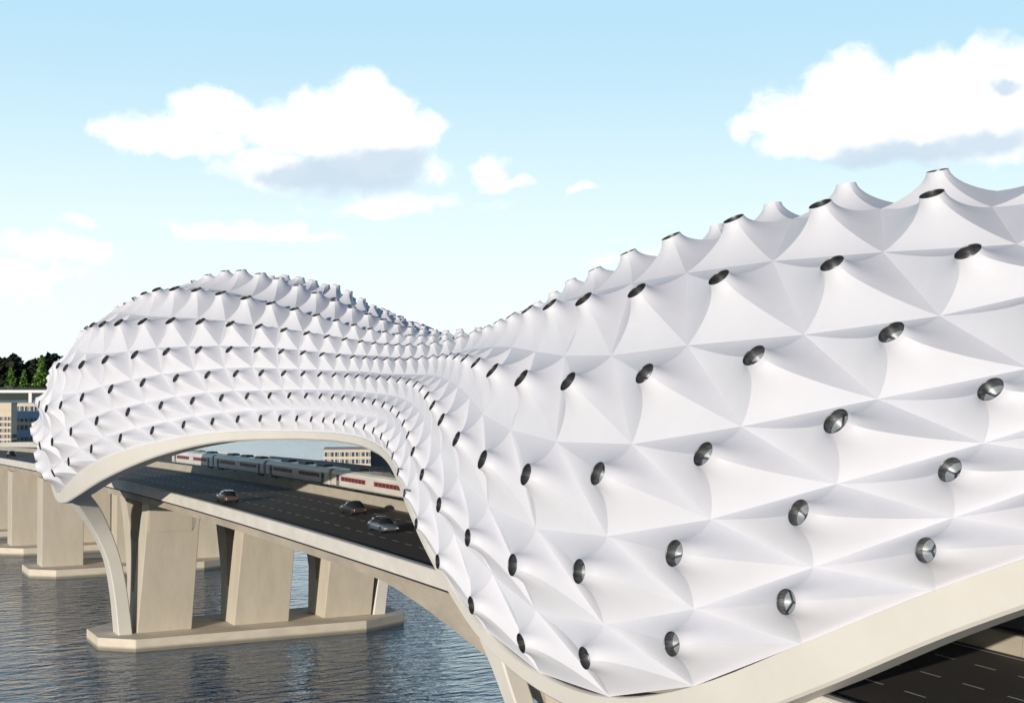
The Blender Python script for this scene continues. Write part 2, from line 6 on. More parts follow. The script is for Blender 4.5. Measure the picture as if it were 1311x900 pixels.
TIPS=[[[64.5,6.64,24.67],[62.64,14.77,23.18],[60.58,23.07,21.1],[58.56,31.1,19.14],[56.47,39.05,16.63],[54.25,46.81,13.96],[52.06,54.63,10.63],[49.73,62.95,7.04],[48.11,71.79,3.42],[47.41,80.98,1.06],[47.47,90.0,0.56],[47.55,98.34,2.09],[48.07,105.68,4.56],[48.75,111.61,7.05],[49.63,116.23,9.28],[50.57,119.9,10.95],[51.43,123.23,12.25],[52.27,126.49,13.19],[52.96,129.8,13.83],[53.48,133.13,14.28],[53.79,136.42,14.54],[53.93,139.65,14.72],[53.96,142.67,14.81],[53.87,145.48,14.93],[53.67,148.26,14.96],[53.34,151.28,14.98],[52.82,154.73,14.98],[52.09,158.59,14.92],[51.1,162.87,14.83],[49.8,167.66,14.64],[48.18,172.97,14.26],[46.11,178.85,13.72],[43.74,185.55,12.82],[41.34,193.43,11.6],[39.28,202.27,9.82],[37.87,211.43,7.64],[37.25,220.47,5.49],[37.21,229.32,4.37],[37.44,237.24,5.34],[38.27,243.91,6.85],[39.61,249.4,8.04],[41.32,253.83,8.49]],[[64.84,12.37,25.13],[62.94,20.94,23.77],[60.79,29.59,21.97],[58.57,38.09,20.03],[56.1,46.36,17.63],[53.54,54.42,14.68],[50.72,63.07,11.9],[48.55,72.17,8.79],[47.39,81.66,6.65],[47.16,90.73,6.05],[47.58,99.03,7.17],[48.34,106.06,9.12],[49.43,111.96,11.21],[50.58,116.58,12.96],[51.69,120.29,14.28],[52.58,123.39,15.28],[53.29,126.37,16.0],[53.9,129.45,16.52],[54.36,132.71,16.86],[54.71,136.1,17.1],[54.9,139.43,17.25],[54.94,142.55,17.31],[54.87,145.38,17.44],[54.68,148.09,17.5],[54.32,151.04,17.54],[53.8,154.42,17.57],[53.11,158.25,17.57],[52.14,162.57,17.53],[50.89,167.46,17.42],[49.3,172.97,17.17],[47.3,179.11,16.74],[44.92,185.85,16.06],[42.3,193.35,15.08],[39.86,201.63,13.72],[37.91,209.98,11.99],[36.57,217.37,10.28],[35.88,224.0,9.47],[35.87,230.32,10.21],[36.39,236.2,11.21],[37.48,241.78,11.92],[38.92,247.14,12.0],[40.74,252.26,11.62]],[[65.51,18.59,25.78],[63.61,27.58,24.69],[61.49,36.56,23.35],[58.85,45.48,21.43],[56.15,54.16,18.79],[53.31,62.95,16.95],[50.88,72.43,14.73],[49.17,82.2,13.02],[48.71,91.61,12.43],[49.25,99.85,13.1],[50.25,106.78,14.43],[51.38,112.26,15.89],[52.52,116.63,17.05],[53.54,120.21,17.9],[54.43,123.46,18.51],[55.18,126.56,18.92],[55.81,129.82,19.19],[56.27,133.24,19.37],[56.6,136.7,19.51],[56.77,140.05,19.6],[56.77,143.14,19.65],[56.68,145.93,19.77],[56.45,148.58,19.84],[56.03,151.36,19.91],[55.49,154.54,20.0],[54.75,158.21,20.1],[53.79,162.4,20.16],[52.55,167.15,20.21],[50.99,172.57,20.16],[49.08,178.62,20.01],[46.73,185.29,19.62],[44.12,192.7,19.02],[41.52,200.61,18.12],[39.15,208.48,16.9],[37.41,215.39,15.71],[36.26,220.77,15.11],[35.96,225.49,15.67],[36.09,230.1,16.17],[36.81,234.86,16.04],[37.81,239.96,15.57],[39.28,245.39,15.11],[41.23,251.09,14.64]],[[66.61,25.27,26.78],[64.88,34.5,25.99],[62.74,43.96,25.12],[59.86,53.34,23.99],[57.14,62.61,22.03],[54.64,72.26,20.82],[52.78,82.0,19.73],[52.07,91.3,19.2],[52.51,99.55,19.45],[53.46,106.53,20.12],[54.68,112.2,20.83],[55.73,116.68,21.29],[56.57,120.26,21.54],[57.26,123.42,21.66],[57.83,126.61,21.67],[58.33,129.97,21.63],[58.74,133.51,21.6],[59.03,137.09,21.6],[59.16,140.54,21.6],[59.12,143.67,21.64],[59.01,146.37,21.74],[58.72,148.89,21.84],[58.27,151.49,21.96],[57.68,154.47,22.13],[56.97,157.98,22.34],[56.03,162.01,22.59],[54.86,166.56,22.83],[53.42,171.7,23.12],[51.58,177.6,23.25],[49.41,184.2,23.31],[46.96,191.42,23.19],[44.44,199.05,22.87],[41.98,206.65,22.27],[39.97,213.39,21.61],[38.65,218.66,21.21],[38.16,222.2,21.55],[37.98,225.72,21.79],[38.22,229.23,21.12],[38.6,233.42,20.05],[39.42,238.41,18.99],[40.84,244.12,18.29],[42.92,250.34,17.95]],[[68.22,32.06,28.24],[66.81,41.37,27.75],[64.76,51.38,27.49],[62.24,61.71,26.82],[60.2,71.38,26.76],[58.35,81.12,26.43],[57.34,90.14,25.99],[57.29,97.95,25.74],[57.95,104.71,25.65],[58.87,110.46,25.52],[59.72,115.24,25.2],[60.31,119.08,24.82],[60.71,122.35,24.41],[60.88,125.62,24.04],[61.09,129.11,23.63],[61.34,132.89,23.38],[61.61,136.71,23.25],[61.73,140.36,23.2],[61.72,143.61,23.2],[61.61,146.42,23.29],[61.35,148.92,23.4],[60.86,151.4,23.55],[60.29,154.13,23.8],[59.56,157.39,24.14],[58.75,161.25,24.56],[57.77,165.65,25.07],[56.51,170.63,25.6],[55.04,176.2,26.22],[53.16,182.61,26.73],[51.14,189.8,27.27],[48.99,197.44,27.61],[46.83,204.99,27.75],[44.88,211.59,27.79],[43.6,216.79,27.72],[42.8,220.28,27.71],[42.27,222.53,27.37],[41.88,225.08,26.71],[41.85,227.86,25.62],[42.07,231.93,24.31],[42.72,237.21,23.16],[44.0,243.34,22.26],[45.95,250.01,21.73]],[[70.46,38.46,30.23],[69.47,47.62,30.1],[68.09,58.09,30.81],[66.5,69.03,31.34],[65.33,78.69,31.69],[64.39,87.61,31.49],[63.93,95.37,30.86],[63.89,101.8,30.09],[63.84,107.22,29.04],[63.97,111.71,28.37],[64.21,115.39,27.45],[64.31,118.72,26.69],[64.18,122.12,25.92],[63.87,125.91,25.18],[63.71,130.11,24.56],[63.74,134.51,24.24],[63.92,138.8,24.19],[64.1,142.52,24.21],[64.11,145.55,24.3],[63.89,148.16,24.42],[63.51,150.63,24.67],[62.93,153.25,24.95],[62.31,156.24,25.38],[61.67,159.81,25.95],[60.99,164.1,26.66],[60.22,169.09,27.48],[59.28,174.72,28.47],[58.15,181.01,29.49],[56.89,187.9,30.54],[55.46,195.31,31.54],[53.99,202.65,32.38],[52.45,209.22,32.88],[51.08,214.45,33.0],[49.99,218.12,32.6],[48.94,220.3,32.0],[47.86,221.62,31.25],[47.04,223.56,30.58],[46.7,226.4,29.53],[46.9,230.81,28.45],[47.49,236.56,27.32],[48.58,243.1,26.28],[50.26,250.03,25.44]],[[73.25,43.89,32.08],[72.66,52.74,32.0],[72.08,62.94,33.02],[71.65,73.82,33.83],[71.31,82.91,34.01],[70.69,90.97,33.38],[70.06,97.64,32.25],[69.59,102.81,31.2],[69.11,106.95,30.06],[68.71,110.39,29.06],[68.38,113.47,28.18],[67.99,116.66,27.18],[67.48,120.35,26.19],[66.8,124.66,25.39],[66.02,129.41,24.93],[65.83,134.51,24.84],[65.97,139.33,24.82],[66.27,143.52,24.82],[66.45,146.97,24.92],[66.29,149.91,25.17],[65.92,152.61,25.51],[65.45,155.48,26.0],[65.03,158.85,26.64],[64.7,162.97,27.46],[64.5,167.91,28.48],[64.29,173.47,29.63],[64.0,179.64,30.95],[63.68,186.25,32.33],[63.16,193.06,33.68],[62.58,199.71,34.82],[61.57,205.95,35.68],[60.54,210.97,35.89],[58.98,214.78,35.53],[57.25,217.19,34.74],[55.55,218.56,33.91],[53.93,219.55,33.5],[53.0,221.96,33.03],[52.6,225.45,32.1],[52.73,230.45,31.13],[53.26,236.56,30.18],[54.24,243.28,29.23],[55.71,250.21,28.36]],[[76.64,48.05,33.53],[76.42,56.53,33.31],[76.84,66.01,33.32],[77.25,75.7,32.65],[76.91,83.94,32.42],[75.96,91.56,32.29],[74.94,97.74,31.74],[74.18,102.34,30.96],[73.65,105.63,29.87],[73.08,108.34,28.85],[72.36,111.06,27.82],[71.52,114.23,26.8],[70.62,118.12,25.8],[69.71,122.72,25.12],[68.88,127.8,24.92],[68.62,133.34,24.96],[68.69,138.77,24.63],[68.84,143.86,24.15],[68.63,148.55,24.45],[67.84,152.92,25.6],[67.73,156.54,26.16],[67.63,160.14,26.95],[67.64,164.16,27.88],[67.85,168.84,28.9],[68.36,174.02,30.05],[68.64,179.68,31.36],[68.99,185.44,32.5],[69.48,191.08,32.92],[69.59,196.74,33.87],[69.45,202.04,34.65],[68.73,206.76,35.26],[67.71,210.43,35.41],[66.11,213.08,35.22],[64.2,214.86,34.82],[62.41,216.16,34.57],[60.97,217.77,34.43],[60.24,221.05,33.78],[59.87,225.24,32.79],[59.91,230.62,31.89],[60.33,236.84,31.18],[61.13,243.5,30.55],[62.25,250.32,29.98]],[[79.92,51.03,34.43],[79.88,59.09,34.03],[79.68,67.66,33.21],[79.44,76.12,32.03],[79.46,83.79,31.63],[79.59,91.01,31.6],[79.36,96.85,31.25],[78.95,101.32,30.56],[78.34,104.51,29.57],[77.54,107.08,28.51],[76.57,109.67,27.45],[75.49,112.77,26.44],[74.39,116.68,25.57],[73.39,121.33,24.98],[72.66,126.66,24.73],[72.21,132.45,24.64],[71.72,138.56,24.22],[71.25,144.42,23.71],[71.19,149.72,24.06],[71.27,154.95,24.84],[71.31,159.53,25.38],[71.46,163.8,26.04],[71.58,168.27,27.02],[71.84,173.11,28.07],[72.19,178.3,29.16],[72.47,183.63,30.22],[72.82,188.8,31.05],[73.2,193.74,31.58],[73.43,198.41,31.91],[73.41,202.71,32.3],[73.05,206.44,32.82],[72.38,209.42,33.35],[71.53,211.63,33.75],[70.66,213.38,34.0],[69.88,215.14,34.1],[69.28,217.52,33.91],[68.88,220.94,33.27],[68.69,225.44,32.37],[68.69,230.91,31.5],[68.89,237.07,30.88],[69.25,243.63,30.55],[69.71,250.33,30.32]],[[82.86,50.86,33.19],[82.9,58.88,32.94],[82.44,67.44,32.87],[81.78,75.96,32.34],[82.0,83.89,31.82],[82.5,91.06,31.42],[82.83,96.95,30.9],[82.67,101.3,30.19],[82.03,104.45,29.3],[81.13,106.99,28.31],[80.15,109.59,27.28],[79.17,112.74,26.28],[78.25,116.66,25.42],[77.35,121.34,24.84],[76.49,126.68,24.6],[75.74,132.48,24.49],[75.33,138.47,24.38],[75.29,144.4,24.27],[75.54,149.97,24.33],[75.88,155.1,24.47],[76.04,159.65,24.56],[75.95,163.73,25.06],[75.98,168.3,25.94],[75.91,173.17,26.83],[75.67,178.31,27.89],[75.47,183.67,28.96],[75.23,188.87,29.77],[74.97,193.8,30.25],[74.8,198.43,30.57],[74.73,202.69,31.02],[74.85,206.39,31.63],[75.24,209.26,32.23],[75.87,211.4,32.72],[76.61,213.21,33.09],[77.3,215.06,33.28],[77.84,217.48,33.18],[78.19,220.9,32.67],[78.37,225.41,31.91],[78.36,230.89,31.17],[78.15,237.07,30.65],[77.79,243.64,30.39],[77.33,250.34,30.19]],[[83.42,47.89,32.11],[83.74,56.34,32.04],[83.71,65.95,32.74],[83.53,75.89,33.09],[83.6,84.25,32.66],[84.22,91.75,32.01],[84.9,97.89,31.22],[84.98,102.34,30.39],[84.44,105.59,29.58],[83.61,108.29,28.71],[82.71,111.03,27.73],[81.82,114.21,26.65],[81.04,118.12,25.62],[80.39,122.76,24.87],[79.75,127.94,24.58],[79.03,133.49,24.49],[78.5,138.98,24.28],[78.41,144.13,23.98],[78.71,148.79,23.77],[79.07,152.94,23.63],[79.15,156.58,23.61],[79.07,160.05,23.98],[79.44,164.17,24.51],[79.31,168.8,25.05],[79.03,173.98,25.96],[79.0,179.62,26.93],[78.74,185.38,27.84],[78.33,191.12,28.85],[78.03,196.75,29.78],[78.09,202.0,30.64],[78.62,206.58,31.39],[79.64,210.24,31.89],[81.16,212.84,32.05],[82.96,214.58,31.97],[84.66,216.22,32.01],[86.06,218.01,31.98],[86.96,220.87,31.75],[87.27,225.09,31.36],[87.16,230.56,30.95],[86.72,236.81,30.51],[85.9,243.47,30.06],[84.76,250.27,29.59]],[[84.02,43.78,30.69],[84.68,52.63,30.71],[85.33,62.97,31.75],[85.8,73.78,32.74],[86.09,82.85,33.01],[86.7,90.93,32.48],[87.23,97.58,31.43],[87.24,102.76,30.47],[86.82,106.9,29.68],[86.1,110.37,28.85],[85.13,113.47,27.96],[84.12,116.67,26.98],[83.23,120.35,25.96],[82.61,124.69,25.06],[82.17,129.51,24.51],[81.62,134.56,24.23],[81.05,139.39,23.99],[80.64,143.59,23.76],[80.52,147.08,23.59],[80.72,150.07,23.52],[81.12,152.84,23.55],[81.6,155.75,23.7],[82.08,159.18,23.91],[82.35,163.31,24.24],[82.65,168.22,24.68],[83.01,173.82,25.07],[83.19,179.86,25.75],[83.44,186.32,26.88],[84.02,193.15,27.97],[84.75,199.75,28.96],[85.6,205.76,29.93],[86.7,210.8,30.65],[88.17,214.47,30.86],[89.89,216.76,30.63],[91.51,218.38,30.19],[92.93,219.82,30.07],[94.02,221.7,30.16],[94.36,225.18,30.16],[94.18,230.29,29.92],[93.64,236.42,29.34],[92.65,243.14,28.61],[91.18,250.08,27.87]],[[84.4,38.37,29.01],[85.44,47.53,28.99],[87.05,57.99,29.87],[88.66,69.01,30.51],[89.83,78.59,30.98],[90.8,87.52,30.85],[91.08,95.31,30.16],[90.76,101.71,29.4],[90.12,107.14,28.63],[89.09,111.72,27.83],[87.8,115.46,27.09],[86.61,118.78,26.38],[85.65,122.19,25.63],[84.92,125.96,24.83],[84.27,130.13,24.15],[83.62,134.52,23.72],[83.07,138.81,23.51],[82.79,142.56,23.4],[82.76,145.65,23.29],[82.93,148.29,23.17],[83.3,150.79,23.07],[83.83,153.43,23.03],[84.43,156.44,23.08],[85.07,160.05,23.25],[85.73,164.4,23.42],[86.37,169.47,23.62],[87.18,175.08,24.09],[88.45,181.37,24.85],[89.92,188.32,25.49],[91.36,195.67,26.09],[92.87,202.93,26.9],[94.39,209.46,27.69],[95.75,214.57,28.21],[96.9,218.06,28.52],[97.97,220.11,28.48],[99.06,221.73,28.29],[99.83,223.35,28.22],[100.15,226.14,27.9],[99.95,230.58,27.35],[99.34,236.32,26.59],[98.26,242.88,25.74],[96.59,249.83,25.01]],[[84.45,31.97,27.38],[85.86,41.28,27.16],[87.9,51.33,27.13],[90.56,61.62,26.73],[92.75,71.36,26.29],[94.52,81.03,25.95],[95.57,90.15,25.44],[95.26,97.99,25.0],[94.11,104.75,24.8],[92.57,110.47,24.76],[90.99,115.21,24.69],[89.58,119.07,24.42],[88.42,122.37,24.08],[87.47,125.6,23.68],[86.65,129.1,23.27],[85.9,132.86,22.98],[85.37,136.7,22.82],[85.15,140.38,22.69],[85.15,143.67,22.55],[85.25,146.51,22.47],[85.51,149.04,22.44],[85.96,151.54,22.42],[86.53,154.31,22.44],[87.2,157.58,22.51],[87.96,161.46,22.61],[88.88,165.93,22.79],[90.05,170.95,23.0],[91.5,176.6,23.21],[93.23,183.09,23.44],[95.22,190.38,23.66],[97.36,197.98,24.0],[99.67,205.43,24.3],[101.67,212.02,24.54],[103.11,217.13,24.92],[103.97,220.41,25.3],[104.67,222.66,25.46],[104.99,224.92,25.24],[105.02,227.72,24.45],[104.78,231.74,23.49],[104.1,236.97,22.59],[102.82,243.1,21.88],[100.88,249.78,21.44]],[[84.17,25.17,26.07],[85.86,34.41,25.53],[87.86,43.91,24.95],[90.9,53.3,23.68],[93.74,62.66,21.68],[96.22,72.22,20.56],[98.11,82.0,19.31],[98.65,91.26,18.79],[97.84,99.51,19.07],[96.41,106.46,19.8],[94.72,112.18,20.43],[93.12,116.63,20.94],[91.77,120.25,21.25],[90.6,123.4,21.41],[89.59,126.56,21.45],[88.75,129.9,21.43],[88.11,133.43,21.44],[87.75,137.04,21.44],[87.61,140.51,21.41],[87.61,143.64,21.39],[87.74,146.39,21.41],[88.01,148.94,21.43],[88.44,151.58,21.45],[88.99,154.59,21.5],[89.65,158.14,21.59],[90.5,162.22,21.72],[91.59,166.82,21.85],[92.95,172.05,22.04],[94.75,178.07,22.13],[96.96,184.76,22.07],[99.44,191.99,21.95],[102.06,199.58,21.54],[104.55,207.1,21.0],[106.72,213.79,20.47],[108.08,218.93,20.31],[108.74,222.47,20.7],[108.95,225.65,20.98],[108.67,229.11,20.5],[108.21,233.26,19.52],[107.4,238.24,18.63],[105.97,243.92,18.09],[103.9,250.12,17.83]],[[83.68,18.47,25.11],[85.5,27.46,24.22],[87.49,36.52,23.18],[90.17,45.48,21.43],[93.02,54.25,18.87],[95.83,63.02,16.65],[98.37,72.37,14.31],[99.87,82.15,12.58],[100.19,91.59,12.05],[99.41,99.88,12.75],[98.05,106.77,14.18],[96.6,112.22,15.81],[95.2,116.66,16.95],[93.88,120.2,17.8],[92.75,123.38,18.39],[91.79,126.47,18.86],[91.07,129.73,19.19],[90.55,133.15,19.4],[90.22,136.63,19.53],[90.07,140.0,19.6],[90.06,143.12,19.66],[90.17,145.93,19.73],[90.42,148.6,19.8],[90.84,151.4,19.85],[91.39,154.6,19.9],[92.12,158.31,19.98],[93.07,162.53,20.04],[94.34,167.33,20.08],[95.96,172.84,20.09],[97.91,178.95,19.93],[100.23,185.61,19.56],[102.74,192.94,18.87],[105.27,200.77,17.99],[107.63,208.58,16.72],[109.41,215.41,15.4],[110.55,220.82,14.92],[111.06,225.49,15.27],[110.82,229.95,15.71],[110.1,234.66,15.65],[109.04,239.76,15.3],[107.57,245.21,14.93],[105.62,250.91,14.57]],[[83.05,12.24,24.5],[84.84,20.85,23.31],[86.78,29.46,21.92],[89.03,38.04,20.1],[91.57,46.36,17.51],[94.24,54.49,14.62],[96.85,62.98,11.56],[98.99,72.12,8.57],[100.15,81.6,6.36],[100.28,90.66,5.9],[99.59,98.89,6.8],[98.68,105.9,8.89],[97.61,111.88,11.06],[96.45,116.51,12.94],[95.31,120.21,14.31],[94.32,123.3,15.32],[93.53,126.26,16.04],[92.92,129.34,16.53],[92.44,132.61,16.86],[92.09,136.01,17.09],[91.92,139.37,17.24],[91.88,142.49,17.32],[91.95,145.34,17.42],[92.17,148.07,17.49],[92.53,151.03,17.52],[93.03,154.42,17.54],[93.73,158.27,17.54],[94.66,162.6,17.5],[95.93,167.52,17.4],[97.66,173.14,17.25],[99.75,179.36,16.9],[102.01,186.01,16.09],[104.44,193.39,15.13],[106.96,201.67,13.81],[108.95,209.95,11.89],[110.25,217.33,10.05],[111.02,223.94,9.16],[111.03,230.09,9.69],[110.4,235.88,10.8],[109.34,241.51,11.56],[107.93,246.93,11.76],[106.12,252.09,11.51]],[[82.43,6.56,24.31],[84.18,14.7,22.9],[86.03,22.83,21.26],[88.03,30.95,19.27],[90.17,38.99,16.8],[92.47,46.81,13.78],[94.78,54.7,10.3],[97.02,63.03,6.79],[98.68,71.83,3.23],[99.42,80.94,0.83],[99.41,89.96,0.52],[99.25,98.23,2.24],[98.77,105.59,4.62],[98.0,111.45,7.12],[97.11,116.07,9.2],[96.22,119.76,10.92],[95.39,123.1,12.26],[94.62,126.38,13.24],[93.95,129.71,13.93],[93.45,133.07,14.37],[93.14,136.37,14.65],[92.99,139.6,14.81],[92.98,142.64,14.93],[93.07,145.46,15.0],[93.27,148.25,15.04],[93.61,151.3,15.07],[94.12,154.76,15.08],[94.84,158.63,15.04],[95.79,162.92,14.98],[97.13,167.76,14.89],[98.85,173.15,14.57],[100.81,178.97,14.06],[103.06,185.63,13.36],[105.61,193.53,12.08],[107.81,202.33,10.01],[109.11,211.41,7.46],[109.61,220.42,4.93],[109.63,229.08,3.91],[109.31,236.85,4.8],[108.5,243.55,6.45],[107.21,249.13,7.77],[105.54,253.65,8.36]]]
